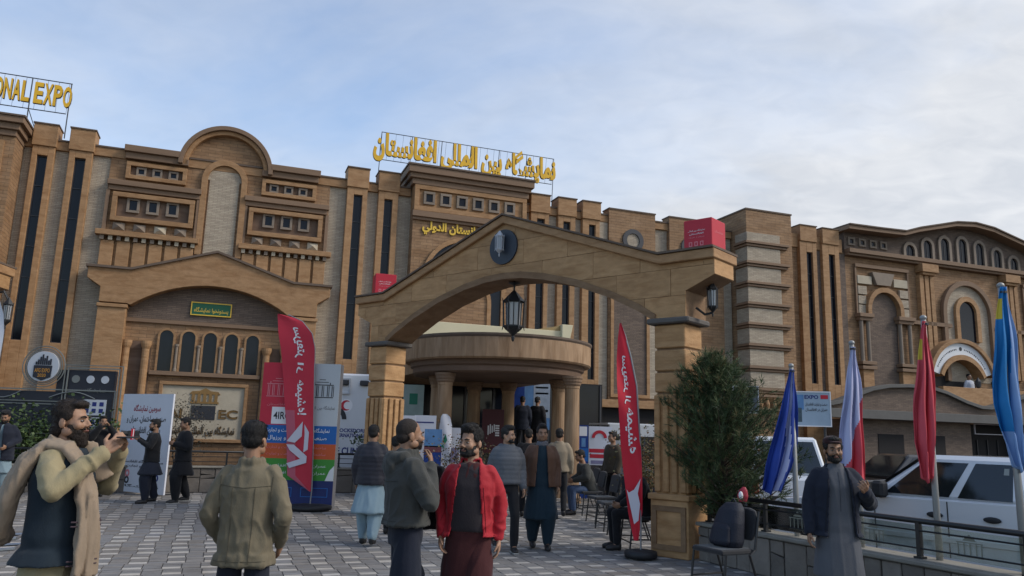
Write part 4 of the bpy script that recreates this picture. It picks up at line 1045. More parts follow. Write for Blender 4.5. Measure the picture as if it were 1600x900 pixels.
def poster(name, label, cat, loc, rz, wd, h, base, blocks, legs=0.0, thick=.03, group=None):
    t = thing(name, label, cat, loc, rz, group)
    MB().box(-wd / 2, wd / 2, 0, thick, legs, legs + h).build('sheet', base, t)
    for (x0, x1, z0_, z1_, m_) in blocks:
        MB().box(-wd / 2 + x0 * wd, -wd / 2 + x1 * wd, -.004, 0, legs + z0_ * h, legs + z1_ * h).build('printed_area', m_, t)
    for x in (-wd / 2 + .05, wd / 2 - .05): MB().tube([(x, thick, 0), (x, thick, legs + h * .9)], .012, 6).build('leg', DFRAME, t)
    return t
LIL = mat('lilac_print', (.20, .19, .30), .5, .3, 8); TAN = mat('tan_print', (.25, .2, .14), .5, .4, 14); SKYP = mat('sky_blue_print', (.10, .22, .42), .5, .3, 3); DB = mat('deep_blue_print', (.01, .04, .20), .5, .3, 4)
poster('poster_board', 'white poster board with a building picture beside the left gate pillar', 'poster', (-2.55, 18.6, 0), 0, .74, 1.5, BW, [(.08, .9, .55, .80, LIL), (.15, .8, .62, .74, TAN), (.1, .9, .86, .88, INKB), (.15, .7, .9, .915, INKB), (.1, .6, .1, .14, INKB), (.35, .8, .25, .28, INK)], .45)
poster('poster_board', 'pale blank white poster board overlapping the one with the building picture', 'poster', (-1.98, 18.85, 0), 0, .52, 1.5, BW, [(.1, .9, .88, .9, INKB), (0.02, .75, .1, .82, WF)], .47)
poster('blue_poster', 'blue poster with a reddish landscape behind the hooded man', 'poster', (-1.72, 18.3, 0), 0, .40, .9, DB, [(0, 1, .55, 1, SKYP), (0, 1, .42, .58, mat('rust_print', (.16, .05, .06), .5))], .75)
poster('small_white_board', 'narrow white board right of the small feather flag', 'poster', (-1.28, 19.3, 0), 0, .26, 1.2, BW, [(.1, .9, .3, .6, LIL)], .5)
poster('green_mark_banner', 'pale green banner with a dark round mark left of the portico columns', 'banner', (-2.62, 21.6, 0), 0, .56, 1.2, mat('pale_green_print', (.30, .36, .32), .5, .15, 3), [(.3, .7, .55, .8, GRN), (.2, .8, .1, .25, mat('olive_print', (.2, .2, .08), .5))], 1.65)
poster('tall_white_banner', 'tall narrow white banner right behind the left gate pillar', 'banner', (-2.95, 20.4, 0), 0, .16, 1.3, BW, [], 1.1)
poster('blue_sky_banner', 'large blue and white banner hanging between the portico columns', 'banner', (0.75, 25.7, 0), 0, 1.2, 1.9, SKYP, [(0, .3, 0, 1, DB), (.55, 1, .2, .95, mat('pale_blue_print', (.32, .38, .45), .5, .2, 5)), (.6, .95, .3, .34, INKB), (.6, .95, .7, .73, LIL), (.6, .95, .8, .83, LIL), (.6, .95, .6, .63, LIL)], 1.75)
poster('dark_red_banner', 'dark red banner with a white emblem between the portico columns', 'banner', (-0.42, 21.9, 0), 0, .6, 1.2, mat('maroon_print', (.075, .014, .018), .5), [], 1.05)
mb = MB()
for k in range(4): mb.box(-.56 + k * .055, -.53 + k * .055, 21.885, 21.895, 1.55 + k * .03, 1.8 + (k % 2) * .04)
for k in range(5): mb.box(-.35, -.24, 21.885, 21.895, 1.52 + k * .065, 1.56 + k * .065)
o = mb.build('white_emblem', WPR); o.parent = bpy.data.objects['dark_red_banner']; o.matrix_parent_inverse = Matrix.Translation((.42, -21.9, 0))
poster('blue_rollup', 'tall blue roll-up banner with white blocks right of the portico', 'banner', (1.92, 20.6, 0), 0, .36, 1.85, DB, [(.35, .9, .85, .98, WPR), (.2, 1, .5, .68, BLUE), (.0, 1, .18, .4, BW), (.1, .8, .28, .33, INKB), (.5, .8, .7, .82, SKYP)], .02)
poster('red_arch_banner', 'white banner with a red arch mark beside the blue roll-up', 'banner', (2.45, 20.9, 0), 0, .62, 1.0, BW, [(.02, .98, .32, .42, REDP), (.05, .95, .18, .28, REDP), (.1, .9, .03, .12, LIL)], .85)
MB().prism(arc(2.42, 1.55, .2, 0, 180, 14) + arc(2.42, 1.55, .12, 180, 0, 14), 20.885, 20.895).build('red_arch', REDP).parent = bpy.data.objects['red_arch_banner']
bpy.data.objects['red_arch'].matrix_parent_inverse = Matrix.Translation((-2.45, -20.9, 0))
bt = thing('market_stall', 'white framed stall counter with pale fascia behind the chairs', 'stall', (3.6, 21.4, 0), R(14))
MB().box(-.9, 1.1, 0, .08, 1.62, 1.92).build('fascia', mat('stall_white', (.42, .43, .44), .5, .08, 3), bt); MB().box(-.95, 1.15, 0, 1.5, 1.92, 1.96).build('stall_roof', WBAND, bt)
for x in (-.9, .1, 1.05): MB().box(x - .03, x + .03, 0, .06, 0, 1.62).build('stall_post', DFRAME, bt)
MB().box(-.88, 1.03, .2, .9, .0, .8).build('counter', mat('counter_grey', (.10, .1, .11), .6), bt); MB().box(-.85, -.3, .3, .36, 1.05, 1.5).build('stall_poster', WPR, bt); MB().box(-.75, -.4, .295, .3, 1.2, 1.38).build('stall_print', REDP, bt)

bb = thing('billboard', 'small pale blue billboard with a red box and black script above the white car', 'sign', (6.93, 18, -.45), R(-12))
sh = MB().box(-.42, .42, 0, .06, 2.42, 3.18).build('board_face', mat('billboard_print', (.30, .38, .46), .5, .12, 2), bb)
frame_mb(MB(), -.44, .44, 2.40, 3.2, .025, -.015, .06).build('board_frame', WPR, bb)
MB().box(-.41, -.15, -.006, 0, 2.78, 3.12).build('picture', SKYP, sh); MB().box(-.41, -.2, -.008, 0, 2.5, 2.82).build('picture', mat('dark_print', (.05, .08, .10), .5, .4, 8), sh)
MB().box(.22, .38, -.008, 0, 3.03, 3.12).build('red_box', REDP, sh); write('lettering', 'EXPO', (.02, -.008, 3.07), (1, 0, 0), (0, 0, 1), .3, .09, INKB, sh, bold=.03)
for z, tx in ((2.9, 'صنعت و تجارت افغانستان'), (2.78, 'عمران در افغانستان')): write('lettering', tx, (.12, -.008, z), (1, 0, 0), (0, 0, 1), .48, .09, INK, sh, ar=True, bold=.015)
for x in (-.3, .3): MB().tube([(x, .08, 0), (x, .08, 2.5)], .03, 8).build('post', DFRAME, bb)
gb = thing('grey_signboard', 'dark grey signboard half hidden by the pine beside the banded tower', 'sign', (6.05, 20, -.45), R(-10))
MB().box(-.3, .3, 0, .06, 2.75, 3.4).build('board_face', mat('grey_board', (.075, .085, .095), .5, .3, 4), gb); frame_mb(MB(), -.32, .32, 2.73, 3.42, .02, -.01, .06).build('board_frame', SILV, gb)
MB().tube([(0, .08, 0), (0, .08, 2.8)], .03, 8).build('post', DFRAME, gb)
rs2 = thing('red_wall_sign', 'small white sign with a red centre on a post behind the white and red flag', 'sign', (8.95, 20.5, -.45), 0)
MB().box(-.17, .17, 0, .04, 1.45, 1.85).build('board_face', WF, rs2); MB().box(-.11, .1, -.006, 0, 1.55, 1.76).build('red_box', REDP, rs2); MB().tube([(0, .05, 0), (0, .05, 1.5)], .025, 8).build('post', DFRAME, rs2)

# ------------------------------------------------------------------ low stone walls with railings
SLABM = mat('cladding_stone', (0.155, 0.135, 0.115), 0.8, 0.2, 4, bump=.5, bscale=22, objvar=0.25)
GROUT = mat('grout', (0.06, 0.055, 0.05), 0.9, .1, 5); COPE = mat('coping_stone', (0.21, 0.195, 0.165), 0.8, 0.2, 4, bump=.4, bscale=30)
RAIL = mat('black_rail', (0.012, 0.012, 0.013), 0.4, spec=.5); GLS = glass_mat('railing_glass', (.80, .86, .82), .10); EMB = mat('etched_emblem', (.20, .20, .16), .7)
def stone_wall(label, A, B, h, thick, rows, rail, npost, glass, col, seed):
    rnd = random.Random(seed)
    A = Vector((*A, 0)); B = Vector((*B, 0)); Ln = (B - A).length; rz = math.atan2(B.y - A.y, B.x - A.x)
    t = thing('stone_wall', label, 'wall', A, rz)
    MB().box(0, Ln, .02, thick, -.5, h - .05).build('wall_core', GROUT, t)
    MB().box(-.03, Ln + .03, -.045, thick + .03, h - .05, h).build('coping', COPE, t, bevel=.012)
    x = 0.0
    while x < Ln - .02:
        wd = min(rnd.uniform(*col), Ln - x); 
        if Ln - x - wd < .1: wd = Ln - x
        sk = rnd.uniform(-.03, .03)
        cuts = [0] + sorted(rnd.uniform(.3, .75) * (h - .05) for _ in range(rnd.choice(rows))) + [h - .055]
        for i in range(len(cuts) - 1):
            a, b = cuts[i], cuts[i + 1]; g = .007
            t1, t2 = rnd.uniform(-.025, .025) if i else 0, (rnd.uniform(-.025, .025) if i < len(cuts) - 2 else 0)
            q = [(x + g, a + g + t1), (x + wd - g, a + g - t1), (x + wd - g, b - g - t2), (x + g, b - g + t2)]
            MB().prism(q, -rnd.uniform(.0, .022), .03).build('wall_stone', SLABM, t, bevel=.008)
        x += wd
    rt = thing('metal_railing', label.replace('stone wall', 'black railing').replace('low ', 'low ') + ', standing on its coping', 'railing', A + Vector((0, 0, h)), rz)
    for k in range(npost + 1):
        xx = .06 + (Ln - .12) * k / npost
        MB().box(xx - .022, xx + .022, thick * .4 - .022, thick * .4 + .022, 0, rail).build('post', RAIL, rt)
        MB().box(xx - .045, xx + .045, thick * .4 - .04, thick * .4 + .04, 0, .02).build('post_foot', RAIL, rt)
    yc = thick * .4
    MB().tube([(0, yc, rail), (Ln, yc, rail)], .028, 10).build('top_rail', RAIL, rt, smooth=True)
    for z in ((rail * .27, rail * .74) if glass else (rail * .3, rail * .65)): MB().tube([(0, yc - .012, z), (Ln, yc - .012, z)], .009, 6).build('thin_rail', RAIL, rt)
    if glass:
        for k in range(npost):
            a = .06 + (Ln - .12) * k / npost + .04; b = .06 + (Ln - .12) * (k + 1) / npost - .04
            gpn = MB().box(a, b, yc - .004, yc + .004, .05, rail * .88).build('glass_panel', GLS, rt)
            cx = (a + b) / 2; q = MB(); s = .24
            for x in (-.5, -.25, .0, .25, .46): q.box(cx + x * s, cx + (x + .045) * s, yc - .008, yc - .005, .09, .09 + .5 * s)
            q.box(cx - .55 * s, cx + .55 * s, yc - .008, yc - .005, .085, .092); q.box(cx - .55 * s, cx + .55 * s, yc - .008, yc - .005, .09 + .5 * s, .1 + .5 * s); q.prism([(cx - .3 * s, .1 + .55 * s), (cx + .3 * s, .1 + .55 * s), (cx, .1 + .8 * s)], yc - .008, yc - .005)
            q.build('etched_emblem', EMB, gpn)
    return t, rt
stone_wall('low stone wall from the right gate pillar towards the right edge', (2.62, 10.92), (4.92, 6.0), .5, .34, (0, 1, 1), .36, 5, True, (.17, .36), 3)
stone_wall('low stone wall in front of the hall portal behind the banners', (-14.5, 16.55), (-2.95, 20.85), .62, .3, (1, 1, 2), .34, 9, False, (.3, .6), 5)

# ------------------------------------------------------------------ flagpoles with limp flags
POLE = mat('galvanised_pole', (0.27, 0.27, 0.26), 0.45, 0.1, 6, metal=.3)
def pole_flag(plabel, flabel, x, y, zt, rows, cols, mats):
    """rows: (drop below pole top, left x, right x); each cloth hangs in folds"""
    t = thing('flagpole', plabel, 'flagpole', (x, y, -.4), 0, 'flagpoles behind the railing')
    MB().tube([(0, 0, 0), (0, 0, zt + .4)], [.036, .026], 12).build('pole', POLE, t, smooth=True); MB().ell((0, 0, zt + .42), (.035, .035, .03), 10, 6).build('finial', POLE, t, smooth=True)
    f = thing('flag', flabel, 'flag', (x, y, zt), 0, 'limp flags on the poles')
    rows = sorted(rows); D = np.array([r[0] for r in rows]); xl = np.array([r[1] for r in rows]); xr = np.array([r[2] for r in rows])
    nz, ns = 60, 40; mb = MB()
    for i in range(nz + 1):
        d = D[0] + (D[-1] - D[0]) * i / nz; a, b = np.interp(d, D, xl), np.interp(d, D, xr)
        for j in range(ns + 1):
            s = j / ns
            ph = s * 15 + .5 * math.sin(d * 3) + .3 * math.sin(d * 7 + s * 5)
            amp = min(.055, .012 + .05 * d) * (1 - .3 * s)
            mb.v.append((a + (b - a) * s + .012 * math.sin(ph * 2 + d * 4) * min(1, d * 2), -.05 + amp * math.sin(ph) + .01 * math.sin(d * 9), -d + (.03 * math.sin(s * 9 + 1) * (i == nz))))
    for i in range(nz):
        for j in range(ns):
            mb.f.append([i * (ns + 1) + j, (i + 1) * (ns + 1) + j, (i + 1) * (ns + 1) + j + 1, i * (ns + 1) + j + 1]); mb.m.append(cols((j + .5) / ns, D[0] + (D[-1] - D[0]) * (i + .5) / nz))
    c = mb.build('flag_cloth', mats, f, smooth=True); sm = c.modifiers.new('thick', 'SOLIDIFY'); sm.thickness = .004
    MB().tube([(0, -.03, -.04), (0, -.03, -.06)], .035, 8).build('ring_clip', DFRAME, f)
FB = mat('flag_blue', (.015, .045, .26), .7, .1, 5); FWH = mat('flag_lavender_white', (.42, .43, .60), .7, .05, 5); FR_ = mat('flag_red', (.52, .06, .08), .7, .1, 5); FR2 = mat('flag_rose_red', (.56, .07, .09), .7, .1, 5); FY = mat('flag_yellow', (.55, .42, .04), .7); FLB = mat('flag_sky_blue', (.012, .17, .42), .7, .08, 5); FPB = mat('flag_pale_blue', (.20, .32, .55), .7, .08, 5)
pole_flag('grey flagpole carrying the dark blue flag', 'limp dark blue flag with a white stripe beside the pine', 3.47, 9.59, 2.50, [(.03, -.03, .02), (.35, -.11, .03), (.9, -.26, .03), (1.2, -.36, -.05), (1.5, -.42, -.18)], lambda s, d: 1 if .5 < s + .06 * math.sin(d * 4) < .68 else 0, [FB, FWH])
pole_flag('grey flagpole carrying the white and red flag', 'limp flag white above and red below behind the grey-robed man', 3.87, 8.77, 2.70, [(.03, -.02, .02), (.4, -.09, .05), (.9, -.17, .06), (1.35, -.24, .07), (1.52, -.22, .07)], lambda s, d: 1 if s > 1.55 - d * .95 else 0, [FWH, FR_])
pole_flag('grey flagpole carrying the red flag with a yellow edge', 'limp rose red flag with a yellow sliver before the black car', 4.27, 7.96, 2.88, [(.02, -.03, .0), (.4, -.09, .02), (.8, -.15, .05), (1.25, -.19, .02), (1.62, -.14, -.03)], lambda s, d: 1 if s < .18 and .2 < d < .42 else 0, [FR2, FY])
pole_flag('thick grey flagpole at the right edge carrying the sky blue flag', 'limp sky blue flag with a yellow ornament near its top', 4.63, 7.22, 3.09, [(.0, -.03, .03), (.4, -.10, .06), (1.1, -.17, .07), (1.3, -.15, .07), (1.68, -.04, .06)], lambda s, d: 2 if s < .22 and .12 < d < .30 else (1 if s > .72 - .1 * d or (d > 1.35) else 0), [FLB, FPB, FY])
# ------------------------------------------------------------------ chairs
PAD = mat('black_chair_pad', (0.014, 0.014, 0.016), 0.75, sheen=.2); LEGM = mat('black_steel', (0.015, 0.015, 0.016), 0.4, spec=.5); GPAD = mat('grey_chair_pad', (0.07, 0.07, 0.075), 0.8)
def make_chair(label, group=None):
    t = thing('padded_chair', label, 'chair', (0, 0, 0), 0, group)
    mb = MB()
    for i, (z, s) in enumerate(((.43, .92), (.44, 1.0), (.475, 1.0), (.49, .93))):
        pass
    mb.prism([(-.23, .43), (.23, .43), (.235, .455), (.22, .485), (-.22, .485), (-.235, .455)], -.24, .2)
    mb.build('seat', PAD, t, bevel=.015)
    bm_ = MB()
    q = [(-.2, .56), (.2, .56), (.225, .62), (.225, .80), (.19, .865), (.1, .885), (-.1, .885), (-.19, .865), (-.225, .80), (-.225, .62)]
    n = len(q); vs = [(x, .20 + (z - .5) * .22 - .022, z) for x, z in q] + [(x, .20 + (z - .5) * .22 + .022, z) for x, z in q]
    bm_.add(vs, [tuple(range(n)), tuple(range(2 * n - 1, n - 1, -1))] + [(i, i + n, (i + 1) % n + n, (i + 1) % n) for i in range(n)])
    bm_.build('backrest', PAD, t, bevel=.012)
    for sx in (-1, 1):
        MB().tube([(sx * .24, -.2, .44), (sx * .25, -.25, 0)], .013, 8).build('leg', LEGM, t)
        MB().tube([(sx * .24, .28, .86), (sx * .245, .2, .47), (sx * .25, .12, .42), (sx * .255, .27, 0)], .013, 8).build('leg', LEGM, t)
        MB().tube([(sx * .247, -.23, .17), (sx * .25, .215, .17)], .010, 6).build('side_bar', LEGM, t)
    MB().tube([(-.247, -.22, .12), (.247, -.22, .12)], .010, 6).build('front_bar', LEGM, t)
    return t
ch0 = make_chair('black padded chair holding the dark backpack in front of the stone wall')
ch0.location = (2.33, 8.62, 0); ch0.rotation_euler = (0, 0, R(-62))
kids = {}
for x in S.objects:
    if x.parent is not None: kids.setdefault(x.parent.name, []).append(x)
CH = [(1.98, 11.75, -82, 'black padded chair nearest the gate pillar, with a seated man on it'), (1.98, 13.15, -78, 'black padded chair second from the gate pillar in the row, seat empty'),
      (1.88, 14.05, -80, 'black padded chair third from the gate pillar, a dark coat over its back'), (1.84, 15.2, -76, 'black padded chair fourth from the gate pillar in the row'),
      (1.75, 16.6, -80, 'black padded chair fifth from the gate pillar in the row'), (1.8, 18.2, -78, 'farthest black padded chair of the row, near the blue roll-up')]
for x, y, a, lb in CH:
    c = copy_tree(ch0, None, kids); c.location = (x, y, 0); c.rotation_euler = (0, 0, R(a)); c['label'] = lb; c['group'] = 'black chairs in a row along the planter'

# cloth and soft bodies are grown from simple volumes, fused and smoothed
def fuse(mb, voxel, smooth=4, noise_amp=0.0, nfreq=(6, 6, 3), seed=0.0, fac=0.5):
    me = mb.mesh('tmp', [], False)
    o = bpy.data.objects.new('tmp', me); COL.objects.link(o)
    r = o.modifiers.new('r', 'REMESH'); r.mode = 'VOXEL'; r.voxel_size = voxel; r.use_smooth_shade = True
    if smooth:
        sm = o.modifiers.new('s', 'SMOOTH'); sm.iterations = smooth; sm.factor = fac
    dg = bpy.context.evaluated_depsgraph_get()
    out = bpy.data.meshes.new_from_object(o.evaluated_get(dg))
    bpy.data.objects.remove(o); bpy.data.meshes.remove(me)
    if noise_amp:
        n = len(out.vertices); co = np.empty(n * 3); no = np.empty(n * 3)
        out.vertices.foreach_get('co', co); out.vertices.foreach_get('normal', no)
        co = co.reshape(-1, 3); no = no.reshape(-1, 3)
        d = np.zeros(n); sc_ = [q / 5.2 for q in nfreq]; ns = noise.noise; off = Vector((seed * 3.1, seed * 1.7, seed * .9))
        for i in range(n):
            p = Vector((co[i, 0] * sc_[0], co[i, 1] * sc_[1], co[i, 2] * sc_[2])) + off
            p += noise.noise_vector(p * .45) * .55
            r1 = 1 - abs(ns(p)) * 2.6; r2 = ns(p * 2.3 + off)
            mk = .25 + .9 * max(0, .55 + ns(p * .33 + off))
            d[i] = (max(r1, -.6) * abs(r1) * 1.1 + .35 * r2) * mk
        co += no * (d * noise_amp * .95)[:, None]
        out.vertices.foreach_set('co', co.ravel())
    out.polygons.foreach_set('use_smooth', [True] * len(out.polygons)); out.update()
    return out
def soft(name, mb, m, parent, voxel=.012, smooth=4, amp=0.0, nf=(6, 6, 3), seed=0.0):
    me = fuse(mb, voxel, smooth, amp, nf, seed); me.name = name
    me.materials.clear(); me.materials.append(m)
    o = bpy.data.objects.new(name, me); COL.objects.link(o); o.parent = parent
    return o
def rings(mb, rr, n=20):
    """stack of horizontal ellipses (z, rx, ry, cx, cy)"""
    k = len(mb.v)
    for z, rx, ry, cx, cy in rr:
        for j in range(n):
            t = 2 * math.pi * j / n; c, s_ = math.cos(t), math.sin(t)
            e = .82
            mb.v.append((cx + rx * math.copysign(abs(c) ** e, c), cy + ry * math.copysign(abs(s_) ** e, s_), z))
    for i in range(len(rr) - 1):
        for j in range(n):
            mb.f.append([k + i * n + j, k + i * n + (j + 1) % n, k + (i + 1) * n + (j + 1) % n, k + (i + 1) * n + j]); mb.m.append(0)
    mb.f.append([k + j for j in range(n - 1, -1, -1)]); mb.m.append(0)
    e_ = k + (len(rr) - 1) * n; mb.f.append([e_ + j for j in range(n)]); mb.m.append(0)
    return mb

BAGM = mat('navy_backpack', (.012, .014, .024), .65, .15, 12, bump=.3, bscale=60)
bp = thing('backpack', 'dark navy backpack leaning on the black chair by the wall', 'backpack', (2.36, 8.64, .485), R(-62))
mb = rings(MB(), [(0, .17, .11, 0, .02), (.06, .19, .13, 0, .02), (.25, .18, .12, 0, .05), (.38, .15, .10, 0, .09), (.45, .09, .06, 0, .12)])
soft('bag_body', mb, BAGM, bp, .012, 4, .004)
soft('front_pocket', rings(MB(), [(.02, .13, .05, 0, -.09), (.06, .145, .06, 0, -.09), (.2, .13, .05, 0, -.06), (.24, .10, .03, 0, -.05)]), BAGM, bp, .01, 3)
MB().tube([(-.05, .12, .44), (0, .13, .49), (.05, .12, .44)], .009, 6).build('handle', BAGM, bp)
tag(soft('hanging_coat', rings(MB(), [(-.32, .2, .05, 0, 0), (0, .23, .07, 0, 0), (.1, .2, .05, 0, 0)]), mat('dark_coat_cloth', (.012, .013, .02), .85), None, .015, 3, .012), 'dark coat hung over the back of a chair in the row', 'coat').location = (2.12, 14.03, .82)
bpy.data.objects['hanging_coat'].rotation_euler = (0, 0, R(-80))

# ------------------------------------------------------------------ vehicles
WPAINT = mat('white_car_paint', (.66, .67, .69), .3, .03, 1, coat=1.0, spec=.5); BPAINT = mat('black_car_paint', (.010, .010, .012), .3, coat=.6, spec=.5)
CGL = mat('car_glass', (.012, .015, .018), .06, spec=.6); TYRE = mat('tyre_rubber', (.015, .015, .015), .85); RIM = mat('wheel_rim', (.35, .35, .36), .35, metal=.8); CHR = mat('chrome', (.5, .5, .52), .2, metal=.9)
GAP = mat('panel_gap', (.03, .03, .032), .8); TAIL = mat('tail_lamp', (.22, .012, .012), .25); HEADL = mat('head_lamp', (.5, .52, .55), .1)
def arch_cut(x0, x1, zb, zt, wheels, r):
    """side profile bottom edge with wheel arches, left to right"""
    p = [(x0, zb)]
    for c in wheels:
        p += [(c + r * math.cos(R(a)), max(zb, .36 + r * math.sin(R(a)))) for a in range(190, -11, -12)] if False else [(c - r, zb)] + [(c + r * math.cos(R(a)), .36 + r * math.sin(R(a))) for a in range(180, -1, -12)] + [(c + r, zb)]
    return p + [(x1, zb)]
def wheel(t, x, y, r, wd=.24):
    wy = MB().tube([(x, y - wd / 2, r), (x, y - wd / 2 + .03, r), (x, y + wd / 2 - .03, r), (x, y + wd / 2, r)], [r * .93, r, r, r * .93], 28).build('wheel', TYRE, t)
    MB().tube([(x, y - wd / 2 - .006, r), (x, y + wd / 2 + .006, r)], r * .62, 20).build('rim', RIM, wy)
    MB().tube([(x, y - wd / 2 - .012, r), (x, y + wd / 2 + .012, r)], r * .16, 12).build('hub', DFRAME, wy)
def body_shell(poly, hw, tuck, belt):
    """profile (x,z) extruded across y with rounded shoulders"""
    mb = MB(); n = len(poly); sec = [(-hw, .0), (-hw * .985, 1), (hw * .985, 1), (hw, 0)]
    ys = [-hw + tuck, -hw, hw, hw - tuck]
    k = 0
    def sc(p, e):
        cx = sum(q[0] for q in poly) / n; cz = sum(q[1] for q in poly) / n
        return (p[0] + (cx - p[0]) * e * .6, p[1] + (cz - p[1]) * e)
    lay = [(-hw, .06), (-hw + tuck * .35, .012), (-hw + tuck, 0), (hw - tuck, 0), (hw - tuck * .35, .012), (hw, .06)]
    lay = [(-hw, .03), (-hw + tuck * .5, 0), (hw - tuck * .5, 0), (hw, .03)]
    for y, e in lay: mb.v += [(sc(p, e)[0], y, sc(p, e)[1]) for p in poly]
    for i in range(len(lay) - 1):
        for j in range(n): mb.f.append([i * n + j, i * n + (j + 1) % n, (i + 1) * n + (j + 1) % n, (i + 1) * n + j]); mb.m.append(0)
    mb.f.append(list(range(n - 1, -1, -1))); mb.m.append(0); e_ = (len(lay) - 1) * n; mb.f.append([e_ + j for j in range(n)]); mb.m.append(0)
    return mb
def cabin(mb_x0, mb_x1, top_x0, top_x1, zb, zt, hw, hwt):
    v = [(mb_x0, -hw, zb), (mb_x1, -hw, zb), (mb_x1, hw, zb), (mb_x0, hw, zb), (top_x0, -hwt, zt), (top_x1, -hwt, zt), (top_x1, hwt, zt), (top_x0, hwt, zt)]
    return v, [(0, 3, 2, 1), (4, 5, 6, 7), (0, 1, 5, 4), (1, 2, 6, 5), (2, 3, 7, 6), (3, 0, 4, 7)]
def side_quad(v, side, fx0, fx1, fz0, fz1, lx0=None, lx1=None, off=.004, th=.008):
    """pane on the tilted cabin side; fx* fractions along bottom, lx* along top"""
    b0, b1, t0, t1 = (v[0], v[1], v[4], v[5]) if side < 0 else (v[3], v[2], v[7], v[6])
    b0, b1, t0, t1 = map(Vector, (b0, b1, t0, t1))
    lx0 = fx0 if lx0 is None else lx0; lx1 = fx1 if lx1 is None else lx1
    def P(fx, lx, fz):
        return (b0 + (b1 - b0) * fx) * (1 - fz) + (t0 + (t1 - t0) * lx) * fz
    # point at height fz between lines
    def Q(f, l, fz): return (b0 + (b1 - b0) * (f + (l - f) * 0)).lerp(t0 + (t1 - t0) * l, fz)
    n = (b1 - b0).cross(t0 - b0).normalized() * (1 if side < 0 else -1)
    pts = [Q(fx0, lx0, fz0), Q(fx1, lx1, fz0), Q(fx1, lx1, fz1), Q(fx0, lx0, fz1)]
    mb = MB(); mb.add([p + n * off for p in pts] + [p - n * th for p in pts], [(0, 1, 2, 3), (4, 7, 6, 5), (0, 4, 5, 1), (1, 5, 6, 2), (2, 6, 7, 3), (3, 7, 4, 0)])
    return mb
# pickup: nose towards local +x, left side is local +y
f_ = Vector((-.574, .82, 0)); l_ = Vector((-.82, -.574, 0))
pk = thing('pickup_truck', 'white four-door pickup truck parked behind the railing at the right edge', 'pickup', Vector((5.53, 12.0, -.43)) - f_ * .95 - l_ * .97, math.atan2(.82, -.574), 'cars in the parking lot')
wx = (1.92, -1.75)
bot = arch_cut(-2.95, 2.75, .46, 1.2, sorted(wx), .44)
prof = bot + [(2.80, .62), (2.80, 1.02), (2.70, 1.10), (1.9, 1.20), (1.05, 1.29), (-1.36, 1.31), (-1.40, 1.30), (-2.95, 1.30)]
body_shell(prof, .98, .10, 1.3).build('body', WPAINT, pk, bevel=.03, smooth=False, fixn=True)
v, fcs = cabin(-1.14, 1.10, -1.02, .24, 1.285, 1.90, .93, .76)
cb = MB().add(v, fcs).build('cab', WPAINT, pk, bevel=.06)
for sd in (-1, 1):
    for (a, b, la, lb, nm) in ((.10, .42, .09, .43, 'rear_side_window'), (.475, .90, .50, .935, 'front_side_window')):
        w_ = side_quad(v, sd, a, b, .07, .84, la, lb).build('side_window', CGL, pk, fixn=True)
        y = sd
    for x in (.96, -.10, -1.02):
        MB().box(x - .006, x + .006, sd * .985 - .006, sd * .985 + .006, .52, 1.27).build('door_gap', GAP, pk)
    for x in (.07, -.68):
        MB().ell((x + .0, sd * 1.0, 1.08), (.115, .03, .042), 14, 8).build('door_handle', GAP, pk, smooth=True)
    MB().box(.72, .90, sd * 1.08 - .10, sd * 1.08 + .10, 1.26, 1.50).build('wing_mirror', GAP, pk, bevel=.04)
    MB().tube([(.86, sd * .92, 1.32), (.84, sd * 1.05, 1.36)], .03, 8).build('mirror_arm', GAP, pk)
    MB().box(-1.1, 1.2, sd * .99 - .01, sd * .99 + .012, .72, .80).build('side_trim', WPAINT, pk, bevel=.01)
    for x in wx: wheel(pk, x, sd * .84, .39)
    MB().box(2.74, 2.81, sd * .62 - .16, sd * .62 + .16, .85, 1.05).build('headlight', HEADL, pk)
    MB().box(1.50, 1.62, sd * .985 - .01, sd * .985 + .01, .86, 1.0).build('fender_vent', GAP, pk)
MB().add([(1.06, -.86, 1.31), (1.06, .86, 1.31), (.30, .72, 1.86), (.30, -.72, 1.86)], [(0, 1, 2, 3)]).build('windscreen', CGL, pk).location = (.03, 0, .03)
MB().box(-1.10, -1.08, -.3, .3, 1.4, 1.8).build('rear_window', CGL, pk)
MB().box(2.72, 2.86, -.95, .95, .5, .72).build('bumper', CHR, pk, bevel=.03)
sq = side_quad(v, 1, .125, .165, .62, .76, off=.006, th=0).build('window_sticker', mat('sticker', (.30, .32, .30), .6), pk)
MB().box(-2.9, -1.25, -.8, .8, 1.28, 1.315).build('bed_floor', GAP, pk)

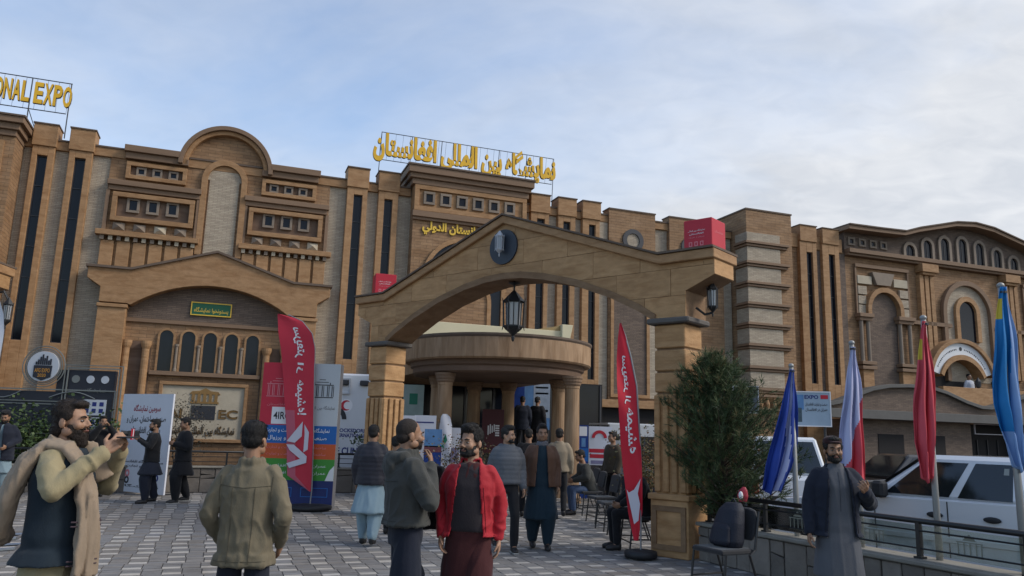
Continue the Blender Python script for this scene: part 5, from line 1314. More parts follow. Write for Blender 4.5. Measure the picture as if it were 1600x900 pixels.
def suv(label, loc, rz, L, W, H, paint, belt, hood, group='cars in the parking lot', rear=True):
    t = thing('parked_car', label, 'car', loc, rz, group)
    hw = W / 2; wx = (L * .30, -L * .29); zb = .34
    bot = arch_cut(-L / 2, L / 2, zb, 1, sorted(wx), .40)
    prof = bot + [(L / 2 + .02, .5), (L / 2, hood - .14), (L / 2 - .12, hood), (L * .21, belt - .02), (-L / 2 + .06, belt), (-L / 2, belt - .1), (-L / 2 - .02, .5)]
    body_shell(prof, hw, .10, belt).build('body', paint, t, bevel=.03, fixn=True)
    v, fc = cabin(-L / 2 + .06, L * .22, -L / 2 + .28, L * .07, belt - .015, H, hw * .95, hw * .74)
    MB().add(v, fc).build('cab', paint, t, bevel=.05)
    for sd in (-1, 1):
        for a, b in ((.06, .30), (.335, .60), (.635, .92)): side_quad(v, sd, a, b, .08, .86).build('side_window', CGL, t, fixn=True)
        for x in (-.02 * L, L * .2): MB().box(x - .006, x + .006, sd * hw - .006, sd * hw + .006, .42, belt - .05).build('door_gap', GAP, t)
        MB().box(-L / 2 - .03, -L / 2 + .06, sd * (hw - .12) - .09, sd * (hw - .12) + .09, belt - .42, belt - .12).build('tail_lamp', TAIL, t, bevel=.02)
        MB().box(L / 2 - .08, L / 2 + .03, sd * (hw - .2) - .17, sd * (hw - .2) + .17, hood - .22, hood - .08).build('headlight', HEADL, t, bevel=.02)
        MB().box(L * .17, L * .2, sd * (hw + .1) - .08, sd * (hw + .1) + .08, belt, belt + .14).build('wing_mirror', GAP, t, bevel=.03)
        for x in wx: wheel(t, x, sd * (hw - .12), .36)
    b0, b1, t0, t1 = Vector(v[0]), Vector(v[3]), Vector(v[4]), Vector(v[7])
    def Q(a, f): return b0.lerp(b1, a).lerp(t0.lerp(t1, a), f) + Vector((-.012, 0, .004))
    q = [Q(.06, .08), Q(.94, .08), Q(.92, .88), Q(.08, .88)]
    MB().add(q + [p + Vector((.012, 0, 0)) for p in q], [(3, 2, 1, 0), (4, 5, 6, 7), (0, 1, 5, 4), (1, 2, 6, 5), (2, 3, 7, 6), (3, 0, 4, 7)]).build('rear_window', CGL, t)
    q = [Vector(v[1]).lerp(Vector(v[5]), .08), Vector(v[2]).lerp(Vector(v[6]), .08), Vector(v[2]).lerp(Vector(v[6]), .9), Vector(v[1]).lerp(Vector(v[5]), .9)]
    MB().add([p + Vector((.012, 0, .006)) for p in q], [(0, 1, 2, 3)]).build('windscreen', CGL, t)
    MB().box(-L / 2 - .06, -L / 2 + .02, -.45, .45, .78, .86).build('tailgate_bar', GAP, t, bevel=.01)
    pl_ = MB().box(-L / 2 - .05, -L / 2, -.26, .26, .56, .76).build('number_plate', DFRAME, t)
    write('plate_lettering', '162', (-L / 2 - .053, -.02, .64), (0, -1, 0), (0, 0, 1), .14, .09, WPR, pl_, bold=.03)
    MB().box(-L / 2 - .07, -L / 2 + .05, -hw + .04, hw - .04, .36, .52).build('bumper', paint, t, bevel=.03)
    return t
suv('white off-road car seen from behind with a dark number plate beside the pine', (6.35, 19.3, -.42), R(84), 4.1, 1.75, 2.12, WPAINT, 1.3, 1.2)
suv('black car parked side-on between the two white vehicles', (10.3, 20.6, -.42), R(186), 4.4, 1.8, 1.78, BPAINT, 1.2, 1.1)

# ------------------------------------------------------------------ plants
def leafmat(n, c): return mat(n, c, .6, .25, 30, objvar=0)
NEED = [mat('pine_needles_a', (.050, .078, .030), .7), mat('pine_needles_b', (.085, .108, .042), .7), mat('pine_needles_c', (.030, .048, .022), .7), mat('pine_needles_d', (.15, .12, .05), .7)]
BARK = mat('bark', (.07, .05, .035), .9, .25, 12, bump=.5, bscale=40)
def pine(label, x, y, z0, h, r, seed):
    rnd = random.Random(seed); t = thing('pine_tree', label, 'tree', (x, y, z0))
    tr = MB().tube([(0, 0, 0), (-.04 * h, -.01 * h, h * .4), (-.075 * h, -.02 * h, h * .75), (-.1 * h, -.03 * h, h * .98)], [.05, .04, .022, .006], 8)
    cr = MB()
    nl = 170
    for i in range(nl):
        f = (i / nl) ** .85; zb = h * (.04 + .94 * f)
        az = i * 2.39996 + rnd.uniform(-.4, .4)
        prof = (1 - f) ** .72 * (.72 + .28 * min(1, f * 4))
        Ln = r * prof * rnd.uniform(.5, 1.15) + .07
        up = rnd.uniform(.15, .6) + f * .5
        d = Vector((math.cos(az), math.sin(az), up)).normalized()
        p0 = Vector((-.10 * zb, -.03 * zb, zb)); p1 = p0 + d * Ln + Vector((0, 0, .1 * Ln))
        tr.tube([p0, p0 + d * Ln * .5 + Vector((0, 0, -.02)), p1], [.012, .008, .003], 5)
        nt_ = int(6 + Ln * 19)
        for k in range(nt_):
            s = .22 + .8 * k / nt_ + rnd.uniform(-.03, .03)
            c = p0.lerp(p1, min(s, 1.0)) + Vector((rnd.gauss(0, .05), rnd.gauss(0, .05), rnd.gauss(0, .045)))
            tdir = (d + Vector((rnd.gauss(0, .5), rnd.gauss(0, .5), rnd.gauss(.35, .35)))).normalized()
            base = rnd.choice((0, 0, 1, 1, 2, 0)) if rnd.random() > .06 else 3
            for q in range(15):
                nd = (tdir + Vector((rnd.gauss(0, .5), rnd.gauss(0, .5), rnd.gauss(0, .5)))).normalized()
                ln = rnd.uniform(.07, .14); sd = nd.orthogonal().normalized() * rnd.uniform(.0030, .0055)
                if rnd.random() < .5: sd = nd.cross(sd).normalized() * sd.length
                st_ = c + tdir * rnd.uniform(-.05, .05)
                cr.add([st_ - sd, st_ + sd, st_ + nd * ln], [(0, 1, 2)], base)
    tr.build('trunk', BARK, t); cr.build('crown', NEED, t)
pine('dark green bushy pine growing behind the railing right of the gate pillar', 3.02, 10.78, .42, 2.27, 1.24, 4)
def shrub(name, label, x, y, z0, rx, ry, h, n, ls, mats, seed, group=None, cat='shrub', stems=7):
    rnd = random.Random(seed); t = thing(name, label, cat, (x, y, z0), 0, group)
    mb = MB(); sm = MB()
    for i in range(stems):
        a = rnd.uniform(0, 6.28); q = rnd.uniform(.2, .75)
        sm.tube([(0.05 * math.cos(a), .05 * math.sin(a), 0), (rx * q * .5 * math.cos(a), ry * q * .5 * math.sin(a), h * .45), (rx * q * math.cos(a), ry * q * math.sin(a), h * rnd.uniform(.7, .95))], [.018, .012, .004], 5)
    cl = [(rnd.gauss(0, .45) * rx, rnd.gauss(0, .45) * ry, h * rnd.uniform(.25, .95), rnd.uniform(.16, .34)) for _ in range(max(8, n // 70))]
    for i in range(n):
        c = rnd.choice(cl); s = c[3] * min(rx, h) * 1.1
        p = Vector((c[0] + rnd.gauss(0, s), c[1] + rnd.gauss(0, s), max(.03, c[2] + rnd.gauss(0, s))))
        a = Vector((rnd.gauss(0, 1), rnd.gauss(0, 1), rnd.gauss(0, .7))).normalized(); b = a.cross(Vector((rnd.gauss(0, 1), rnd.gauss(0, 1), 1))).normalized()
        l = ls * rnd.uniform(.6, 1.3); w_ = l * .42
        mb.add([p, p + a * l * .5 + b * w_, p + a * l, p + a * l * .5 - b * w_], [(0, 1, 2, 3)], rnd.randrange(len(mats)))
    sm.build('stems', BARK, t); mb.build('crown', mats, t); return t
LG = [mat('leaf_green_a', (.045, .075, .022), .6), mat('leaf_green_b', (.065, .10, .028), .6), mat('leaf_green_c', (.028, .05, .018), .6)]
LA = [mat('leaf_autumn_a', (.16, .075, .022), .6), mat('leaf_autumn_b', (.11, .085, .025), .6), mat('leaf_autumn_c', (.06, .06, .022), .6)]
LDK = [mat('leaf_dark_a', (.03, .032, .02), .6), mat('leaf_dark_b', (.055, .04, .025), .6)]
sh_ = [(-12.9, 18.2, .45, 1.0, .7, 1.25, 'green shrub farthest left in the planter behind the man in the dark jacket'), (-11.3, 18.75, .45, 1.0, .6, 1.1, 'green shrub in the planter below the dark framed board'),
       (-9.9, 19.2, .45, .9, .55, 1.05, 'yellow-green shrub in the planter left of the white upright banner')]
for i, (x, y, z, a, b, h, lb) in enumerate(sh_): shrub('shrub', lb, x, y, z, a, b, h, 2400, .085, LG, 20 + i, 'shrubs in the planter')
shrub('shrub', 'dark leafless-looking shrub rising behind the white upright banner', -8.35, 20.2, .45, .8, .45, 1.6, 1700, .042, LDK, 31, 'shrubs in the planter')
shrub('shrub', 'small green shrub right of the striped banner stand before the clinic van', -3.45, 19.6, .5, .38, .38, 1.0, 900, .075, LG, 32, 'shrubs in the planter')
shrub('shrub', 'small round green shrub beside the gold lettered plaque, left of the striped banner stand', -5.75, 19.0, .5, .32, .32, .95, 700, .08, LG, 33, 'shrubs in the planter')
shrub('shrub', 'autumn orange shrub behind the row of chairs nearest the gate', 2.95, 14.6, -.1, .6, .6, 1.75, 3000, .048, LA, 34, 'autumn shrubs')
shrub('shrub', 'autumn orange shrub by the far end of the chair row', 3.2, 18.4, -.1, .7, .6, 1.6, 2800, .05, LA, 35, 'autumn shrubs')
shrub('shrub', 'reddish brown shrub between the hooded man and the man in red', -.75, 15.2, 0, .5, .5, 1.4, 3200, .042, LA + LDK, 36, 'autumn shrubs')
shrub('shrub', 'orange-leaved shrub beneath the banded tower behind the pine', 4.9, 17.2, -.45, .8, .7, 2.6, 3600, .055, LA, 37, 'autumn shrubs')
shrub('shrub', 'yellow-brown shrub in front of the white off-road car', 4.15, 14.2, -.45, .5, .45, 1.35, 1600, .05, LA, 38, 'autumn shrubs')
RB = thing('plant_pot', 'dark pot holding the reddish brown shrub on the plaza', 'pot', (-.75, 15.2, 0))
MB().lathe([(.2, 0), (.28, .3), (.3, .32), (.27, .32), (.2, .1)], 18).build('pot_body', mat('dark_pot', (.05, .035, .03), .7), RB)
RW = thing('red_bag', 'small red and white bag hung on the railing above the black chair', 'bag', (2.93, 9.93, .87))
soft('bag_body', rings(MB(), [(-.02, .05, .03, 0, 0), (.05, .07, .045, 0, 0), (.12, .05, .035, .01, 0), (.16, .02, .02, .02, 0)]), mat('red_bag_cloth', (.35, .03, .05), .5), RW, .008, 3)
MB().ell((-.03, -.03, .06), (.03, .025, .05), 10, 6).build('white_patch', WPR, RW, smooth=True)
# parked motorbike at the left edge: only seat and tail rack show
mo = thing('motorbike', 'grey motorbike with pale seat cover at the left edge behind the man with the phone', 'motorbike', (-3.9, 5.75, 0), R(18))
GREYP = mat('grey_plastic', (.12, .13, .14), .4, .1, 5, spec=.5)
for x in (-1.25, .05): 
    wy = MB(); 
    for a in range(0, 360, 15): pass
    wy.tube([(x + .27 * math.cos(R(a)), 0, .31 + .27 * math.sin(R(a))) for a in range(0, 361, 15)], .045, 8, cap=False).build('wheel', TYRE, mo, smooth=True)
    MB().tube([(x, -.06, .31), (x, .06, .31)], .07, 12).build('hub', RIM, mo)
soft('seat', MB().tube([(.15, 0, .86), (-.1, 0, .83), (-.45, 0, .80)], [.09, .13, .12], 12), mat('pale_seat_cover', (.30, .28, .22), .8), mo, .012, 4, .004)
soft('fuel_tank', MB().tube([(-.4, 0, .85), (-.7, 0, .92), (-.95, 0, .88)], [.1, .16, .08], 14), GREYP, mo, .012, 4)
MB().tube([(-1.25, 0, .31), (-1.0, 0, .98)], .03, 8).tube([(-1.0, -.33, 1.02), (-1.0, .33, 1.02)], .014, 8).build('fork', RIM, mo)
MB().tube([(.05, .08, .31), (-.5, .08, .45), (-.9, .05, .8)], .025, 8).tube([(.2, .1, .74), (-.3, .1, .68)], .02, 8).build('bike_frame', DFRAME, mo)
for z in (.70, .77): MB().tube([(.42, -.12, z), (.42, .12, z), (.05, .14, z - .02), (.05, -.14, z - .02), (.42, -.12, z)], .012, 6).build('tail_rack', RIM, mo)
MB().tube([(.2, -.13, .28), (-.6, -.13, .26)], [.05, .04], 10).build('exhaust', CHR, mo)
# ------------------------------------------------------------------ people
def strands(o, n, ln, wd, flow, m, seed, up=.35):
    me = o.data; rnd = random.Random(seed); np_ = len(me.polygons)
    mb = MB(); fv = V3(flow)
    for i in range(n):
        p = me.polygons[rnd.randrange(np_)]; nn = p.normal; c = p.center + nn * rnd.uniform(-.002, .001)
        d = fv + V3((rnd.gauss(0, .35), rnd.gauss(0, .35), rnd.gauss(0, .35)))
        d = d - nn * d.dot(nn)
        if d.length < 1e-3: continue
        d = (d.normalized() + nn * up * rnd.uniform(.3, 1.3)).normalized(); s_ = d.cross(nn).normalized() * wd * rnd.uniform(.6, 1.3); L_ = ln * rnd.uniform(.5, 1.3)
        mb.add([c - s_, c + s_, c + d * L_ * .6 + s_ * .6 - nn * .001, c + d * L_ - nn * L_ * .15], [(0, 1, 2), (0, 2, 3)])
    q = mb.build('hair_strand' if 'beard' not in o.name else 'beard_strand', m, o); q['kind'] = 'stuff'; return q
SKIN = [mat('skin_a', (.27, .145, .085), .55, .08, 9, spec=.4), mat('skin_b', (.33, .185, .115), .55, .08, 9, spec=.4)]
HAIRM = mat('black_hair', (.010, .008, .007), .6, .3, 40, (1, 1, 1), bump=.6, bscale=180, spec=.4)
HAIRB = mat('brown_hair', (.022, .014, .010), .65, .3, 40, bump=.6, bscale=180)
EYEW = mat('eye_white', (.22, .19, .17), .4); EYEB = mat('eye_iris', (.012, .008, .006), .2); LIPM = mat('lips', (.19, .075, .06), .5)
SHOEM = mat('dark_shoe', (.018, .016, .016), .5, spec=.4); SOLEM = mat('pale_sole', (.28, .27, .25), .7)
def cloth(n, c, r=.88, v=.12): return mat(n, c, r, v, 5, (1, 1, .6), .12, 110, sheen=.1, spec=.2)
V3 = Vector
def lim(mb, pts, rad, n=12): mb.tube(pts, rad, n); mb.ell(pts[0], (rad[0],) * 3, n, 7); mb.ell(pts[-1], (rad[-1],) * 3, n, 7)
def hand(mb, w_, d, side, palm, curl=.5, s=1.0):
    """palm + four fingers + thumb from the wrist w_ along d; palm = direction the palm faces"""
    d = d.normalized(); p = (palm - d * palm.dot(d)).normalized(); a = d.cross(p) * side     # a points to the thumb side
    for k in (-1, 0, 1):
        mb.tube([w_ + a * k * .012 * s, w_ + d * .045 * s + a * k * .022 * s, w_ + d * .088 * s + a * k * .026 * s], [.017 * s, .0175 * s, .014 * s], 8)
    for k, L_ in enumerate((.072, .080, .075, .058)):
        off = (1.5 - k) * .0205 * s; b = w_ + d * .085 * s + a * off
        dd = (d + a * (1.5 - k) * .07).normalized(); pts = [b]; ang = 0
        for q, f in enumerate((.44, .31, .25)):
            ang += curl * (.55, .75, .6)[q] + .05 * k
            v = dd * math.cos(ang) + p * math.sin(ang); pts.append(pts[-1] + v * L_ * f * s)
        mb.tube(pts, [.0092 * s, .0086 * s, .0078 * s, .0062 * s], 7); mb.ell(pts[-1], (.0062 * s,) * 3, 7, 5)
    b = w_ + d * .028 * s + a * .03 * s
    v1 = (d * .75 + a * .75 + p * .35).normalized(); v2 = (d * .95 + a * .2 + p * .45).normalized()
    mb.tube([b - a * .012 * s, b + v1 * .035 * s, b + v1 * .035 * s + v2 * .03 * s, b + v1 * .035 * s + v2 * .052 * s], [.0125 * s, .0115 * s, .0095 * s, .007 * s], 8)
TORSO = [(.86, .150, .115), (.92, .160, .118), (1.02, .148, .108), (1.14, .154, .112), (1.27, .164, .118), (1.345, .158, .108), (1.40, .118, .088), (1.44, .072, .068)]
def person(label, x, y, rot, h=1.70, z=0.0, arms=None, stride=0.0, yaw=0, pitch=0, skin=0, hair='short', beard=None, cap=None, layers=(), bottoms=None, fine=False, seated=False, lean=0.0, group=None, shoes=True, hm=None, curls=(.5, .5), palms=(None, None)):
    t = thing('person', label, 'person', (x, y, z), R(rot), group)
    S_ = h / 1.72; t.scale = (S_, S_, S_)
    sk = SKIN[skin]; hm = hm or HAIRM
    vb = .0056 if fine else .013; vc = .0115 if fine else .017
    A = {'R': (V3((-.222, .03, 1.12)), V3((-.232, -.07, .875))), 'L': (V3((.222, .03, 1.12)), V3((.232, -.07, .875)))}
    if arms: A.update({k: (V3(v[0]), V3(v[1])) for k, v in arms.items()})
    sh = {'R': V3((-.168, .005, 1.365)), 'L': V3((.168, .005, 1.365))}
    s = stride
    hip = {'R': V3((-.088, 0, .90)), 'L': V3((.088, 0, .90))}
    if seated:
        dz = -.40
        knee = {'R': V3((-.13, -.42, .52)), 'L': V3((.13, -.42, .52))}; ank = {'R': V3((-.13, -.38, .09)), 'L': V3((.13, -.40, .09))}
        hip = {k: v + V3((0, 0, dz)) for k, v in hip.items()}
    else:
        dz = 0
        knee = {'R': V3((-.10, -.02 + s * .25, .49)), 'L': V3((.10, -.02 - s * .75, .50))}
        ank = {'R': V3((-.10, .03 + s * .95, .085 + abs(s) * .22)), 'L': V3((.10, .02 - s * .8, .085))}
    lift = lambda v: V3((v[0], v[1] + lean * (v[2] + dz - .9 - dz), v[2] + dz)) if lean or dz else V3(v)
    sh = {k: lift(v) for k, v in sh.items()}
    if seated: A = {k: (a, b) for k, (a, b) in A.items()}
    piv = lift((0, .01, 1.49))
    Mh = Matrix.Translation(piv) @ Matrix.Rotation(R(yaw), 4, 'Z') @ Matrix.Rotation(R(pitch), 4, 'X') @ Matrix.Translation(-V3((0, .01, 1.49)))
    R3 = Mh.to_3x3()
    H_ = lambda p: Mh @ V3(p)
    # --- body
    mb = MB()
    rings(mb, [(z_ + dz, rx - .02, ry - .02, 0, lean * (z_ - .9)) for z_, rx, ry in TORSO])
    for k in 'RL':
        e, w_ = A[k]
        lim(mb, [V3((sh[k].x * .86, sh[k].y, sh[k].z - .01)), sh[k].lerp(e, .5), e], [.042, .041, .036]); lim(mb, [e, e.lerp(w_, .35), w_], [.038, .037, .025])
        d = (w_ - e).normalized(); sd = -1 if k == 'R' else 1
        pal = palms[0 if k == 'R' else 1]
        hand(mb, w_ + d * .008, d, -sd if pal is None else sd * (1 if pal is None else -1), V3((-sd, -.15, 0)) if pal is None else V3(pal), curls[0 if k == 'R' else 1])
        lim(mb, [hip[k], hip[k].lerp(knee[k], .5), knee[k]], [.078, .07, .052]); lim(mb, [knee[k], knee[k].lerp(ank[k], .3), ank[k]], [.052, .052, .036])
        lim(mb, [ank[k], ank[k] + V3((0, -.10, -.05))], [.035, .03])
    nb = lift((0, .015, 1.43))
    mb.tube([nb, H_((0, .018, 1.50)), H_((0, .012, 1.56))], [.062, .054, .055], 14)
    E_ = lambda c, r: mb.ell(H_(c), r, 16, 10, R3)
    E_((0, .012, 1.632), (.074, .094, .088)); E_((0, -.030, 1.585), (.062, .070, .085)); E_((0, -.042, 1.532), (.047, .052, .036)); E_((0, -.078, 1.515), (.024, .018, .017))
    for sx in (-1, 1):
        E_((sx * .036, -.064, 1.572), (.030, .030, .028)); E_((sx * .077, .012, 1.585), (.010, .022, .031)); E_((sx * .055, -.015, 1.535), (.02, .04, .03))
        E_((sx * .012, -.105, 1.566), (.009, .010, .008))
    E_((0, -.080, 1.617), (.050, .020, .012)); E_((0, -.092, 1.541), (.026, .011, .007)); E_((0, -.090, 1.530), (.022, .012, .007))
    mb.tube([H_((0, -.092, 1.612)), H_((0, -.108, 1.588)), H_((0, -.119, 1.568))], [.008, .010, .0125], 8)
    b = soft('body', mb, sk, t, vb, 3 if fine else 2)
    # eye sockets pushed in, eyes set into them
    me = b.data
    for sx in (-1, 1):
        c = H_((sx * .032, -.098, 1.599)); dirn = R3 @ V3((0, 1, 0))
        for v in me.vertices:
            q = (v.co - c).length
            if q < .024: v.co += dirn * .012 * math.exp(-(q / .012) ** 2)
        if True:
            e = MB().ell(H_((sx * .032, -.0865, 1.599)), (.0125, .010, .0062), 10, 7, R3).build('eye', EYEW, t, smooth=True)
            MB().ell(H_((sx * .032, -.0945, 1.599)), (.0062, .0045, .0060), 8, 6, R3).build('iris', EYEB, e, smooth=True)
            MB().tube([H_((sx * .052, -.086, 1.621)), H_((sx * .034, -.101, 1.626)), H_((sx * .014, -.102, 1.620))], [.003, .0055, .005], 6).build('eyebrow', hm, t)
    if fine: MB().tube([H_((-.024, -.093, 1.536)), H_((-.008, -.105, 1.539)), H_((.008, -.105, 1.539)), H_((.024, -.093, 1.536))], [.002, .006, .006, .002], 7).build('lips', LIPM, t, smooth=True)
    # --- hair
    if hair:
        mb = MB(); E_ = lambda c, r: mb.ell(H_(c), r, 16, 10, R3)
        if hair == 'shaved':
            E_((0, .020, 1.640), (.077, .092, .086)); E_((0, .05, 1.585), (.066, .058, .055))
        else:
            E_((0, .026, 1.655), (.082, .092, .082)); E_((0, .052, 1.600), (.071, .062, .062)); E_((0, -.045, 1.700), (.058, .050, .026))
            for sx in (-1, 1): E_((sx * .066, -.005, 1.635), (.016, .038, .035))
            if hair == 'long': E_((0, .06, 1.55), (.075, .055, .06))
            if hair == 'quiff': E_((0, -.055, 1.718), (.055, .045, .03)); E_((0, 0, 1.725), (.06, .06, .03))
        ho = soft('hair', mb, hm, t, .007 if fine else .012, 2, .003 if hair != 'shaved' else .001, (160, 160, 90), x + y)
        if hair != 'shaved': strands(ho, 2600 if fine else 700, .026, .0011 if fine else .002, R3 @ V3((0, .5, -.6)), hm, int(abs(x * 31)))
        else: strands(ho, 2200, .006, .0009, R3 @ V3((0, .3, -.6)), hm, 5, .6)
    if beard:
        mb = MB(); E_ = lambda c, r: mb.ell(H_(c), r, 14, 9, R3)
        q = .006 if beard == 'stubble' else .012
        E_((0, -.060, 1.512), (.040 + q, .036 + q, .020 + q))
        for sx in (-1, 1): E_((sx * .048, -.028, 1.540), (.012 + q * .8, .034, .034 + q)); E_((sx * .022, -.098, 1.5505), (.017, .011, .006))
        for sx in (-1, 1): E_((sx * .037, -.072, 1.528), (.014, .024, .018))
        if beard == 'long': E_((0, -.068, 1.475), (.046, .040, .048)); E_((0, -.06, 1.50), (.056, .05, .04))
        bo = soft('beard', mb, hm, t, .006 if fine else .011, 2, .003, (190, 190, 110), x - y)
        strands(bo, 1800 if fine else 350, .022 if beard == 'long' else .010, .0010 if fine else .002, R3 @ V3((0, -.2, -1)), hm, int(abs(y * 31)))
    if cap:
        mb = MB(); E_ = lambda c, r: mb.ell(H_(c), r, 16, 9, R3)
        E_((0, .012, 1.690), (.088, .100, .045)); E_((0, .012, 1.668), (.087, .10, .022))
        if cap[1]: E_((0, -.085, 1.672), (.055, .05, .010))
        soft('cap', mb, cap[0], t, .009, 3, .002, (20, 20, 20), x)
    # --- trousers
    if bottoms:
        kind, m_ = bottoms
        r_ = {'shalwar': (.085, .108, .12, .085, .07), 'trousers': (.076, .082, .068, .060, .056), 'loose': (.082, .098, .095, .085, .08)}[kind]
        mb = MB()
        rings(mb, [(z_ + dz, rx + .002, ry + .002, 0, 0) for z_, rx, ry in ((.80, .14, .11), (.86, .158, .118), (.92, .165, .115), (.99, .155, .108))])
        for k in 'RL':
            a2 = ank[k] + V3((0, 0, .035))
            lim(mb, [hip[k], hip[k].lerp(knee[k], .5), knee[k]], [r_[0], r_[1], r_[2]], 14); lim(mb, [knee[k], knee[k].lerp(a2, .5), a2], [r_[2], r_[2] * .5 + r_[3] * .5, r_[4]], 14)
        soft(kind if kind != 'loose' else 'trousers', mb, m_, t, vc, 4, .013 if kind == 'shalwar' else .008, (34, 34, 14), x * 3 + y)
    if shoes:
        for k in 'RL':
            a = ank[k]; mb = MB(); pt = .25 * s if k == 'R' else 0
            mb.tube([a + V3((0, .055, -.045)), a + V3((0, -.02, -.035)), a + V3((0, -.11, -.05)), a + V3((0, -.175, -.058 - pt * .3))], [.038, .046, .046, .028], 12, flat=1.0)
            lim(mb, [a + V3((0, .02, -.01)), a + V3((0, .01, -.04))], [.045, .045])
            o = soft('shoe', mb, SHOEM, t, .011, 2)
            for v in o.data.vertices: v.co.z = max(v.co.z, a.z - .085)
            if fine or shoes == 'pale': MB().prism([(a.x - .04, a.z - .086), (a.x + .04, a.z - .086), (a.x + .042, a.z - .062), (a.x - .042, a.z - .062)], a.y - .19, a.y + .09).build('sole', SOLEM, o, bevel=.008)
    # --- upper garments
    for L_ in layers:
        nm, m_, hem, grow = L_['n'], L_['m'], L_['hem'], L_.get('g', .012)
        fl = L_.get('flare', 0.0); mb = MB(); rr = []
        for z_, rx, ry in TORSO:
            if z_ >= hem - 1e-6: gz = grow * (1 if z_ < 1.3 else .62); rr.append((z_ + dz, rx + gz, ry + gz + L_.get('belly', 0) * math.exp(-((z_ - 1.05) / .15) ** 2), 0, lean * (z_ - .9) - L_.get('belly', 0) * .5 * math.exp(-((z_ - 1.05) / .15) ** 2)))
        zb = hem; n_ = 5; low = []
        if hem < .86:
            for i in range(n_):
                z_ = hem + (.86 - hem) * i / n_; f = (.86 - z_) / max(.86 - hem, .01)
                low.append((z_ + dz, .165 + grow + fl * f, .122 + grow + fl * .9 * f + abs(s) * .25 * f, 0, 0))
        else:
            low.append((hem + dz, .166 + grow + fl, .118 + grow + fl, 0, lean * (hem - .9)))
        if seated and hem < .86: low = [(dz + .84, .17 + grow, .13 + grow, 0, 0)]
        rings(mb, low + rr, 26)
        if L_.get('sleeves', True):
            sg = L_.get('sg', grow)
            for k in 'RL':
                e, w_ = A[k]; w2 = e.lerp(w_, L_.get('sl', .97)); q = V3((0, 0, .0))
                lim(mb, [sh[k] * .86 + V3((0, 0, sh[k].z * .14 + .004)), sh[k].lerp(e, .35), e], [.052 + sg * .8, .052 + sg * .9, .042 + sg * .9], 14)
                lim(mb, [e, e.lerp(w_, .4), w2], [.042 + sg * .9, .039 + sg * .8, .030 + sg * .6], 14)
        if L_.get('collar'):
            c = L_['collar']
            for a in range(0, 360, 30):
                px_, py_ = .068 * math.cos(R(a)), .066 * math.sin(R(a)) + .012
                if L_.get('open') and a in (270,): continue
                q = lift((px_, py_, 1.44)); mb.ell(q + V3((0, 0, .015)), (.022, .022, c), 8, 7)
        if L_.get('hood'):
            for a in range(-10, 191, 25): mb.ell(lift((.085 * math.cos(R(a)), .06 + .075 * math.sin(R(a)), 1.44 - .01 * math.sin(R(a)))), (.045, .045, .045), 10, 7)
            mb.ell(lift((0, .14, 1.37)), (.10, .05, .09), 12, 8)
        o = soft(nm, mb, m_, t, vc, L_.get('smooth', 5), L_.get('amp', .008) * 1.15, L_.get('nf', (26, 26, 24)), x + 2 * y + hem)
        if L_.get('puff'):
            for v in o.data.vertices:
                pz = (v.co.z / .062) % 1.0; g_ = -abs(pz - .5) ** 3 * .045
                n_v = v.normal; v.co += n_v * (g_ + .003)
        if L_.get('open'):
            bm = bmesh.new(); bm.from_mesh(o.data); w0, w1 = L_['open']
            dl = []
            for f in bm.faces:
                c = f.calc_center_median(); zr = (c.z - dz - hem) / (1.42 - hem)
                ww = w0 + (w1 - w0) * max(0, min(1, zr))
                if abs(c.x - L_.get('ox', 0)) < ww and c.y < -.03 + lean * (c.z - .9) and c.z - dz < 1.50: dl.append(f)
                elif c.z < hem + dz + .016 and abs(f.normal.z) > .75: dl.append(f)
            bmesh.ops.delete(bm, geom=dl, context='FACES')
            for v in bm.verts:
                if v.is_boundary and v.co.y < -.02 + lean * (v.co.z - .9) and v.co.z - dz < 1.49:
                    zr = (v.co.z - dz - hem) / (1.42 - hem); ww = w0 + (w1 - w0) * max(0, min(1, zr))
                    if abs(abs(v.co.x - L_.get('ox', 0)) - ww) < .022: v.co.x = L_.get('ox', 0) + math.copysign(ww, v.co.x - L_.get('ox', 0))
                elif v.is_boundary and v.co.z < hem + dz + .03: v.co.z = hem + dz
            bm.to_mesh(o.data); bm.free()
            sd_ = o.modifiers.new('thick', 'SOLIDIFY'); sd_.thickness = .012; sd_.offset = -1
    return t, A, sh, H_, lift
from mathutils.bvhtree import BVHTree
def seam(t, nm, lines, m, side=1, r=.0028):
    """stitched seams: thin cords laid on a garment, found by casting onto its cloth from the back (side 1) or front (-1)"""
    g = [c for c in t.children if c.name.split('.')[0] == nm][0]; me = g.data
    bv = BVHTree.FromPolygons([v.co for v in me.vertices], [tuple(p.vertices) for p in me.polygons])
    for pts in lines:
        P = []
        for (x0, z0), (x1, z1) in zip(pts[:-1], pts[1:]):
            n = max(2, int(math.hypot(x1 - x0, z1 - z0) / .02))
            for i in range(n + 1):
                x_, z_ = x0 + (x1 - x0) * i / n, z0 + (z1 - z0) * i / n
                h = bv.ray_cast(V3((x_, side * 1.0, z_)), V3((0, -side, 0)))
                if h[0] is not None: P.append(h[0] + h[1] * .0008)
        if len(P) > 2: MB().tube(P, r, 5).build('seam', m, g)
def phone(t, c, ax, ay, name='phone'):
    ax = V3(ax).normalized(); ay = V3(ay).normalized(); an = ax.cross(ay); c = V3(c)
    M = Matrix(((ax.x, ay.x, an.x, c.x), (ax.y, ay.y, an.y, c.y), (ax.z, ay.z, an.z, c.z), (0, 0, 0, 1)))
    return MB().box(-.036, .036, -.075, .075, -.005, .005, M=M)

